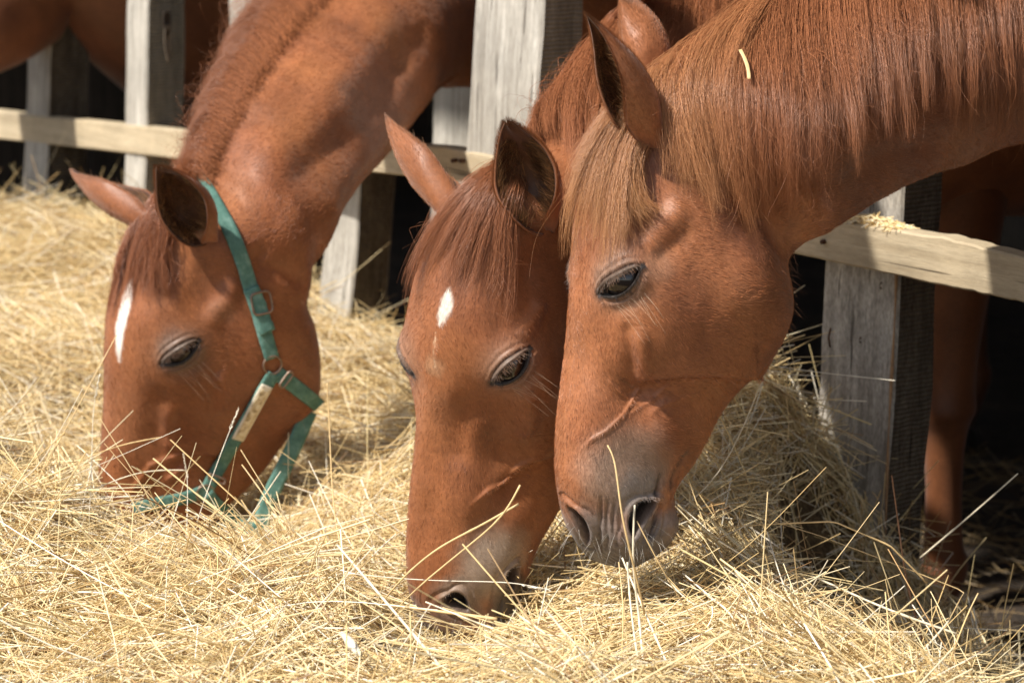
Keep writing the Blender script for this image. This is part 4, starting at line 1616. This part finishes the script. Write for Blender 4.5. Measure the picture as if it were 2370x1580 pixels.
hair_mass(H1, 'mane', [
    [(462, 425), (440, 415), (424, 435), (412, 460)], [(500, 350), (462, 335), (435, 370), (420, 415)], [(545, 262), (505, 240), (468, 280), (448, 340)],
    [(582, 190), (540, 160), (498, 200), (470, 265)], [(622, 130), (582, 95), (535, 125), (492, 195)], [(668, 70), (622, 30), (562, 55), (522, 125)],
    [(722, 10), (672, -30), (612, -15), (552, 55)], [(782, -60), (722, -110), (652, -85), (602, -15)]],
    14000, (.36, .135, .055), (.26, .092, .036), off=(-.002, .005, .006), clumps=200, rad=.00020, thick=.005, spread=.020, seed=8, root_jit=.035, cut=(.6, 1.1), z0=4.1, frizz=.004)
hair_mass(H1, 'forelock', [
    [(430, 412), (370, 440), (310, 530), (275, 640), (256, 715)], [(435, 415), (385, 450), (335, 540), (308, 640), (296, 705)],
    [(440, 420), (395, 460), (360, 550), (345, 650), (342, 715)], [(445, 425), (408, 470), (385, 560), (385, 650), (398, 690)]],
    3400, (.34, .125, .052), (.25, .088, .036), off=(.004, .010, .005), clumps=30, rad=.00021, thick=.008, spread=.008, seed=9, cut=(.6, 1.04), z0=3.9)


def lashes_whiskers(h, spec):
    r = np.random.default_rng(5)
    Ps, Rs, Cs = [], [], []
    e = h.eyes[0]
    C, a, b, n, A = e['C'], e['a'], e['b'], e['n'], e['A']
    k = 7
    t = np.linspace(0, 1, k)[:, None]
    rel = h.V - C
    nearv = np.where((np.linalg.norm(rel, axis=1) < .06) & ((h.Nn @ n) > -.1))[0]
    la, lb = rel[nearv] @ a, rel[nearv] @ b

    def on_lid(x_, y_):
        return h.V[nearv[((la - x_) ** 2 + (lb - y_) ** 2).argmin()]]
    for i in range(80):
        x = r.uniform(-.88, .80)
        lid = 1 - x * x
        yy = e['hi'] * lid ** .6 - .10 * A * x + r.uniform(.0006, .0022)
        root = on_lid(x * A, yy)
        L_ = r.uniform(.005, .013)
        d = nrm(-b * .95 + n * .42 + a * (x * .45 + r.normal(0, .26)))
        P = root + d * L_ * t + (b * .15 + n * .10) * L_ * t * t
        Ps.append(P)
        Rs.append(.00019 * (1 - .75 * t[:, 0]))
        Cs.append(np.array([.26, .14, .08]) * r.uniform(.2, 1.1))
    for i in range(10):
        x = r.uniform(-.7, .7)
        root = on_lid(x * A, -(A * .85 + r.uniform(0, .006)))
        L_ = r.uniform(.02, .05)
        d = nrm(-b * 1.0 + n * .25 - a * (.35 + r.normal(0, .25)))
        P = root + d * L_ * t + (-b * .3 + n * .05) * L_ * t * t
        Ps.append(P)
        Rs.append(.00014 * (1 - .7 * t[:, 0]))
        Cs.append(np.array([.62, .45, .30]))
    # muzzle whiskers
    st = h.ustation
    face = ((h.V - CAM) * h.Nn).sum(1) < .3
    cand = np.where((st < 2.6) & (st > .3) & face)[0]
    for j in r.choice(cand, 80):
        root = h.V[j]
        L_ = r.uniform(.010, .030)
        d = nrm(h.Nn[j] + h.R[:, 0] * .4 + r.normal(0, .25, 3))
        P = root + d * L_ * t + np.array([0, 0, -.4]) * L_ * t * t
        Ps.append(P)
        Rs.append(.00014 * (1 - .7 * t[:, 0]))
        Cs.append(np.array([.75, .70, .62]) * r.uniform(.3, 1.1))
    cand = np.where((st > 2.0) & (st < 13) & (np.abs(h.phi - 8) < 1.6))[0]
    for j in r.choice(cand, 260):
        root = h.V[j]
        L_ = r.uniform(.006, .022)
        d = nrm(h.Nn[j] + h.R[:, 0] * .5 + r.normal(0, .3, 3))
        Ps.append(root + d * L_ * t + np.array([0, 0, -.4]) * L_ * t * t)
        Rs.append(.00010 * (1 - .7 * t[:, 0]))
        Cs.append(np.array([.55, .25, .12]))
    curves_obj('lashes_and_whiskers', np.array(Ps), np.array(Rs), np.array(Cs), M_HAIR, h.obj)


def ear_hair(h, spec):
    r = np.random.default_rng(15)
    Ps, Rs, Cs = [], [], []
    t = np.linspace(0, 1, 6)[:, None]
    for e in spec['ears']:
        if 'mesh' not in e:
            continue
        V, I = e['mesh']
        S = len(V) // 2
        na = 34
        nt = 44
        Vi = V.reshape(2, nt, na, 3)
        bw, tw = Vi[0, 4].mean(0), Vi[0, -1].mean(0)
        ax = nrm(tw - bw)
        # long pale hairs growing from both inner walls across the opening
        for i in range(2600):
            it = int(r.uniform(5, 34))
            side = r.random() < .5
            ja = int(r.uniform(1, 15)) if side else int(r.uniform(na - 16, na - 2))
            p = Vi[1, it, ja]
            rim = (Vi[1, it, 0] + Vi[1, it, -1]) / 2
            deep = Vi[1, it].mean(0)
            out = nrm(rim - deep)
            acr = nrm((Vi[1, it, na // 2] if True else deep) * 0 + (rim - p))
            L_ = r.uniform(.012, .034) * (1 - it / 60)
            d = nrm(acr * .55 + out * .45 + ax * .55 + r.normal(0, .22, 3))
            Ps.append(p + d * L_ * t + (ax * .3 - out * .2) * L_ * t * t)
            Rs.append(.00019 * (1 - .7 * t[:, 0]))
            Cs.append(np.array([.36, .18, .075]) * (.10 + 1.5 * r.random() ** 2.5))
        # short fur on the outside and along the rims
        for i in range(7000):
            it = int(r.uniform(0, nt - 1))
            ja = int(r.integers(0, na)) if r.random() < .75 else int(r.choice([0, na - 1]))
            p = Vi[0, it, ja] + (Vi[0, min(it + 1, nt - 1), ja] - Vi[0, it, ja]) * r.random()
            if ja < na - 1:
                p = p + (Vi[0, it, ja + 1] - Vi[0, it, ja]) * r.random()
            c = Vi[0, it].mean(0)
            out = nrm(p - c)
            L_ = r.uniform(.004, .008)
            d = nrm(ax * 1.0 + out * .35 + r.normal(0, .15, 3))
            Ps.append(p + d * L_ * t)
            Rs.append(.00013 * (1 - .7 * t[:, 0]))
            dk = 1 - .45 * (it / nt > .88)
            Cs.append(h.base * r.uniform(.6, 1.5) * dk)
    curves_obj('ear_hair', np.array(Ps), np.array(Rs), np.array(Cs), M_FUR, h.obj)


for h_, s_ in ((H3, SPEC3), (H2, SPEC2), (H1, SPEC1)):
    lashes_whiskers(h_, s_)
    ear_hair(h_, s_)

# ------------------------------------------------------------------ the green halter
def ribbon(P, Nn, width, thick=.003, wj=0.0, seed=0):
    P, Nn = np.array(P), nrm(np.array(Nn))
    for _ in range(3):
        P[1:-1] = (P[:-2] + 2 * P[1:-1] + P[2:]) / 4
        Nn[1:-1] = nrm(Nn[:-2] + 2 * Nn[1:-1] + Nn[2:])
    T = nrm(np.gradient(P, axis=0))
    S = nrm(np.cross(T, Nn))
    Nn = nrm(np.cross(S, T))
    V, Fs = [], []
    ns = Noise3(seed + 90)
    m = 9
    prof = [(-1, .1), (-.93, 1), (-.5, 1.06), (0, 1.08), (.5, 1.06), (.93, 1), (1, .1), (.93, 0), (-.93, 0)]
    for i in range(len(P)):
        w = width / 2 * (1 + wj * ns(P[i:i + 1], .012)[0])
        for u, v_ in prof:
            V.append(P[i] + S[i] * u * w + Nn[i] * (v_ * thick))
    for i in range(len(P) - 1):
        for j in range(m):
            Fs.append((i * m + j, i * m + (j + 1) % m, (i + 1) * m + (j + 1) % m, (i + 1) * m + j))
    Fs.append(tuple(range(m))[::-1])
    Fs.append(tuple((len(P) - 1) * m + j for j in range(m)))
    return V, Fs


def on_skin(h, px, n=40, off=.003, z0=None):
    px = np.array(px, float)
    t = np.arange(len(px), dtype=float)
    pp = spline_nat(t, px, np.linspace(0, len(px) - 1, n))
    P, Nn, last = [], [], z0
    for q in pp:
        p, nn_ = surf(h, q, last)
        last = (p - CAM) @ FW
        P.append(p + nn_ * off)
        Nn.append(nn_)
    return P, Nn


m, N, L, B = new_mat('green_webbing')
tc = N.new('ShaderNodeTexCoord')
w1 = noise(N, L, 55, 5, tc.outputs['Object'], .7)
c = ramp(N, L, w1, [(.25, (.055, .135, .108)), (.5, (.10, .225, .182)), (.75, (.24, .39, .33))])
L.new(c, B.inputs['Base Color'])
B.inputs['Roughness'].default_value = .8
w2 = noise(N, L, 900, 2, tc.outputs['Object'], .6)
L.new(bump(N, L, w2, .5, .0012), B.inputs['Normal'])
M_WEB = m
M_METAL = plain('worn_brass', (.30, .22, .17), .45, .8)
m, N, L, B = new_mat('embossed_plate')
v = mapping(N, L)
g = noise(N, L, 105, 3, v, .5)
c = ramp(N, L, g, [(.36, (.34, .24, .12)), (.48, (.66, .52, .31)), (.62, (.80, .70, .50))])
L.new(c, B.inputs['Base Color'])
B.inputs['Roughness'].default_value = .45
L.new(bump(N, L, g, .8, .003), B.inputs['Normal'])
M_PLATE = m
M_PLATE_RIM = plain('plate_edging', (.74, .66, .52), .5)
halter = bpy.data.objects.new('halter', None)
link(halter)
tag(halter, 'worn green webbing halter with buckle, rings and a cream patterned plate on its cheek strap', 'halter')


def strap(name, px, width, mat=None, off=.003, n=44, z0=None, thick=.003, wj=.03, parent=None):
    P, Nn = on_skin(H1, px, n, off, z0)
    V, Fs = ribbon(P, Nn, width, thick, wj, len(name))
    return mesh_obj(name, V, Fs, mat or M_WEB, parent or halter)


strap('crown_strap', [(448, 405), (475, 437), (508, 492), (538, 548), (560, 605), (577, 660), (596, 720), (612, 775), (628, 828)], .0250, off=.0035, n=60)
strap('strap_end', [(578, 665), (592, 700), (604, 735), (617, 768)], .0265, off=.0085, n=20, wj=.10)
ck = strap('cheek_strap', [(632, 862), (606, 905), (560, 985), (515, 1065), (478, 1130)], .0235, off=.0035)
strap('name_plate', [(616, 888), (590, 935), (548, 1012)], .0215, M_PLATE_RIM, off=.0068, n=20, thick=.002, wj=0, parent=ck)
strap('plate_face', [(612, 896), (589, 937), (553, 1004)], .0150, M_PLATE, off=.0085, n=20, thick=.0012, wj=0, parent=ck)
strap('throat_strap', [(640, 862), (672, 886), (705, 912), (738, 940)], .0245, off=.0035, n=26)
strap('nose_band', [(478, 1132), (440, 1146), (400, 1156), (350, 1166), (310, 1176)], .022, off=.0035)
strap('chin_strap', [(476, 1140), (520, 1185), (560, 1212), (600, 1228)], .024, off=.0045, n=26)


def free_strap(name, pts, width, normal):
    P = np.array([unp(*p) for p in pts])
    t = np.arange(len(P), dtype=float)
    P = spline_nat(t, P, np.linspace(0, len(P) - 1, 30))
    V, Fs = ribbon(P, np.tile(normal, (30, 1)), width, .003, .03, 5)
    return mesh_obj(name, V, Fs, M_WEB, halter)


free_strap('jaw_strap', [(715, 950, 3.98), (690, 1010, 3.97), (655, 1085, 3.95), (618, 1165, 3.93), (600, 1225, 3.91)], .028, np.array([.3, -1, .1]))


def ring_mesh(name, C, n, r, wire, a_dir, sq=0.0, ratio=1.0, parent=None):
    n = nrm(n)
    a = nrm(a_dir - n * (a_dir @ n))
    b = np.cross(n, a)
    path = []
    for i in range(41):
        t = 2 * math.pi * i / 40
        ct, s_ = math.cos(t), math.sin(t)
        if sq:
            k = (abs(ct) ** 5 + abs(s_) ** 5) ** (-1 / 5)
        else:
            k = 1
        path.append(C + r * k * (a * ct + b * s_ * ratio))
    V, Fs = tube(path, wire, 8, False)
    return mesh_obj(name, V, Fs, M_METAL, parent or halter)


for (nm, px, r, sq, ra, dr) in (('ring', (629, 842), .0150, 0, 1, (0, 1)), ('buckle', (600, 700), .0175, 1, .95, (.25, 1)), ('ring', (474, 1140), .0150, 0, 1, (0, 1)), ('keeper', (655, 872), .0145, 1, .35, (.6, -.8)), ('keeper', (500, 1105), .0145, 1, .3, (-.9, -.4))):
    p, nn_ = surf(H1, px, 3.9)
    ring_mesh(nm, p + nn_ * (.0125 if sq else .005), nn_, r, .0019, RT * dr[0] - UP * dr[1], sq, ra)

# ------------------------------------------------------------------ single stalks that can be told apart
STK = [
    ([(1406, 1030, 2.84), (1424, 1078, 2.83), (1438, 1180, 2.82), (1462, 1290, 2.83), (1492, 1420, 2.86)], .0013, 0, 'pale stalk hanging down over the nostril of the long-maned horse'),
    ([(1469, 1168, 2.84), (1466, 1300, 2.84), (1478, 1420, 2.85), (1492, 1570, 2.80)], .0016, 1, 'thick whitish stalk held upright in the mouth of the long-maned horse'),
    ([(1474, 1205, 2.84), (1535, 1320, 2.84), (1600, 1425, 2.86), (1690, 1560, 2.84)], .0009, 0, 'thin golden stalk slanting right from the mouth of the long-maned horse'),
    ([(880, 1400, 2.95), (930, 1340, 2.92), (1010, 1272, 2.90), (1100, 1222, 2.88), (1200, 1166, 2.86)], .0014, 0, 'long straight stalk crossing the nose of the middle horse, the upper of two'),
    ([(890, 1440, 2.94), (965, 1362, 2.91), (1075, 1270, 2.88), (1158, 1196, 2.86), (1204, 1122, 2.85)], .0012, 0, 'long kinked stalk crossing the nose of the middle horse, lower of two'),
    ([(800, 1325, 2.98), (930, 1338, 2.94), (1060, 1344, 2.90), (1178, 1348, 2.88), (1258, 1362, 2.87)], .0006, 2, 'thin white stalk with a seed head lying level across the nostril of the middle horse'),
    ([(757, 886, 3.45), (763, 1000, 3.45), (774, 1180, 3.42), (800, 1300, 3.38)], .0011, 0, 'tall stalk standing upright in the hay between haltered and middle horse'),
    ([(427, 1062, 3.30), (434, 1130, 3.30), (430, 1290, 3.26)], .0006, 2, 'thin upright stalk with a seed head before the mouth of the haltered horse'),
    ([(228, 880, 3.40), (216, 960, 3.40), (212, 1080, 3.38), (206, 1200, 3.34)], .0006, 2, 'thin upright stalk with a seed head left of the haltered horse'),
    ([(270, 775, 3.52), (200, 905, 3.48), (140, 1015, 3.42), (90, 1110, 3.36)], .0009, 0, 'slanting stalk whose tip touches the white blaze of the haltered horse'),
    ([(548, 955, 3.44), (500, 1080, 3.40), (455, 1210, 3.34)], .0006, 2, 'thin slanting grass stem in front of the cheek strap of the green halter'),
    ([(1640, 1222, 3.30), (1790, 1212, 3.24), (1930, 1206, 3.20), (2060, 1262, 3.20), (2145, 1348, 3.22)], .0013, 0, 'long bent stalk arching in front of the thick grey post'),
    ([(1740, 1190, 3.30), (1900, 1240, 3.26), (2080, 1308, 3.22), (2232, 1368, 3.22), (2188, 1450, 3.22)], .0007, 0, 'thin dark stalk folded at its end, crossing the foot of the grey post'),
    ([(2064, 1100, 3.40), (2080, 1220, 3.36), (2100, 1350, 3.34), (2134, 1480, 3.30)], .0013, 3, 'reddish stalk leaning upright against the sawn side of the grey post'),
    ([(1880, 1332, 3.22), (1960, 1368, 3.18), (2070, 1415, 3.14), (2214, 1466, 3.12)], .0017, 1, 'thick pale stalk lying across the foot of the grey post'),
    ([(2196, 1436, 3.05), (2150, 1490, 3.02), (2060, 1585, 3.00)], .0017, 1, 'whitish broken stalk slanting at the bottom right of the hay'),
    ([(2264, 1372, 3.14), (2232, 1440, 3.12), (2186, 1560, 3.06)], .0013, 0, 'pale pointed stalk standing up before the dark hoof'),
    ([(2356, 1095, 3.50), (2260, 1180, 3.52), (2130, 1290, 3.56)], .0013, 1, 'long pale stalk leaning in front of the dark foreleg at the right'),
    ([(890, 1398, 2.88), (1000, 1412, 2.86), (1150, 1432, 2.84)], .0021, 0, 'thick stalk lying level in front of the far nostril of the middle horse'),
    ([(985, 1392, 2.84), (1130, 1450, 2.80), (1300, 1512, 2.76), (1420, 1556, 2.74)], .0013, 1, 'whitish stalk slanting down to the right below the muzzle of the middle horse'),
    ([(780, 1260, 3.00), (900, 1400, 2.84), (1060, 1590, 2.64)], .0019, 1, 'long pale stalk slanting through the hay at the lower centre'),
    ([(120, 1100, 3.40), (250, 1040, 3.42), (372, 1012, 3.44)], .0010, 0, 'stalk sticking out to the right across the nose of the haltered horse'),
    ([(200, 1140, 3.36), (320, 1095, 3.38), (430, 1088, 3.40)], .0010, 1, 'pale stalk below its neighbour across the buried nose of the haltered horse'),
    ([(560, 1075, 3.42), (620, 1160, 3.38), (700, 1290, 3.32)], .0010, 0, 'slanting stalk rising over the green chin strap of the halter'),
    ([(650, 1090, 3.42), (590, 1180, 3.38), (520, 1290, 3.30)], .0010, 1, 'whitish stalk leaning right over the green chin strap of the halter'),
    ([(1452, 1300, 2.90), (1462, 1420, 2.88), (1484, 1575, 2.80)], .0015, 1, 'whitish stalk dangling straight below the chin of the long-maned horse'),
    ([(1440, 1290, 2.91), (1490, 1410, 2.87), (1560, 1570, 2.78)], .0014, 1, 'pale stalk dangling obliquely below the lips of the long-maned horse'),
    ([(1432, 1300, 2.92), (1442, 1420, 2.88), (1436, 1560, 2.80)], .0010, 0, 'thin golden stalk dangling below the lips of the long-maned horse'),
]
SC = {0: (.76, .54, .26), 1: (.84, .74, .54), 2: (.86, .78, .62), 3: (.42, .20, .09)}
SM = {}
for k_, c_ in SC.items():
    m, N, L, B = new_mat('stalk')
    v = mapping(N, L, (1, 1, 1))
    cc = ramp(N, L, noise(N, L, 60, 3, v), [(.3, tuple(x * .78 for x in c_)), (.7, tuple(min(1, x * 1.08) for x in c_))])
    L.new(cc, B.inputs['Base Color'])
    B.inputs['Roughness'].default_value = .4
    SM[k_] = m
for i, (pts, r_, kind, lab) in enumerate(STK):
    P = np.array([unp(*p) for p in pts])
    t = np.arange(len(P), dtype=float)
    if len(P) > 4 and i in (11, 12):
        ts = np.linspace(0, len(P) - 1, 30)
        Pd = np.array([[np.interp(x, t, P[:, q]) for q in range(3)] for x in ts])
    else:
        Pd = spline_nat(t, P, np.linspace(0, len(P) - 1, 26))
    rr = r_ * np.linspace(.75, 1.05, len(Pd))
    # nodes along the stem
    nd = np.linspace(0, 1, len(Pd))
    for kpos in (.33, .71):
        rr = rr * (1 + .45 * np.exp(-((nd - kpos) / .016) ** 2))
    V, Fs = tube(Pd, rr, 7)
    o = mesh_obj('hay_stalk', V, Fs, SM[kind])
    tag(o, lab, 'stalk', 'single stalks standing out of the hay')
    if kind == 2:
        V, Fs = [], []
        tip_end = 0 if Pd[0][2] > Pd[-1][2] or i != 5 else len(Pd) - 1
        if i == 5:
            tip_end = len(Pd) - 1
        d = nrm(Pd[tip_end] - Pd[5 if tip_end == 0 else -6])
        r2 = np.random.default_rng(i)
        c0 = Pd[tip_end] - d * .028
        for q in range(26):
            b_ = c0 + d * (.034 * q / 26)
            s_ = nrm(r2.normal(size=3))
            s_ = nrm(s_ - d * (s_ @ d))
            e_ = b_ + d * .006 + s_ * .0026 * (1 - q / 40)
            w_ = np.cross(d, s_) * .0007
            k0 = len(V)
            mid = (b_ + e_) / 2
            V += [b_, mid + w_, e_, mid - w_, mid + s_ * .0009]
            Fs += [(k0, k0 + 1, k0 + 4), (k0 + 1, k0 + 2, k0 + 4), (k0 + 2, k0 + 3, k0 + 4), (k0 + 3, k0, k0 + 4), (k0, k0 + 3, k0 + 2, k0 + 1)]
        mesh_obj('seed_head', V, Fs, SM[2], o, False)
# the flat bit of straw caught in the mane
q0, q1 = surf(H3, (1714, 166), 3.1), surf(H3, (1734, 234), 3.1)
P = [q0[0] + q0[1] * .036 + (q1[0] - q0[0]) * t_ + nrm(np.array([1., 0, .3])) * .003 * math.sin(3 * t_) for t_ in np.linspace(0, 1, 12)]
V, Fs = ribbon(P, [q0[1]] * 12, .0042, .0006, .15, 3)
tag(mesh_obj('straw_bit', V, Fs, SM[0]), 'short yellow bit of straw caught in the long mane', 'straw')
# pale fluffy seed head near the bottom
c0, c1 = unp(790, 1462, 2.72), unp(836, 1518, 2.66)
V, Fs = tube([c0 + (c1 - c0) * t_ for t_ in np.linspace(0, 1, 9)], np.array([.0012, .003, .0046, .0054, .0056, .0052, .0044, .003, .001]), 12)
V = np.array(V) + .0006 * rng.normal(size=(len(V), 3))
tag(mesh_obj('seed_head', V, Fs, SM[2]), 'plump whitish seed head lying in the hay at the bottom', 'seed head')
# crumbs of hay on the right rail
n = 420
rx = rng.uniform(1945, 2080, n)
base_p = []
Ps, Rs, Cs = [], [], []
for i in range(n):
    z = zf(rx[i]) * .985 - .085
    yt = np.interp(rx[i], [1867, 2192], [500, 552])
    p = unp(rx[i], yt, z) - FN * rng.uniform(.002, .036) + np.array([0, 0, rng.uniform(.0, .012) * math.exp(-((rx[i] - 2000) / 45) ** 2)])
    a = rng.uniform(0, 6.28)
    d = nrm(FA * math.cos(a) + FN * math.sin(a) * .6 + UPV * rng.normal(0, .25)) * rng.uniform(.006, .028)
    Ps.append([p - d / 2, p + UPV * .001, p + d / 2])
    Rs.append([.0008, .0009, .0006])
    Cs.append(SP[rng.integers(0, 6)])
tag(curves_obj('hay_crumbs', np.array(Ps), np.array(Rs), np.array(Cs), M_STRAW), 'small pile of chopped hay lying on top of the right rail', 'hay', kind='stuff')
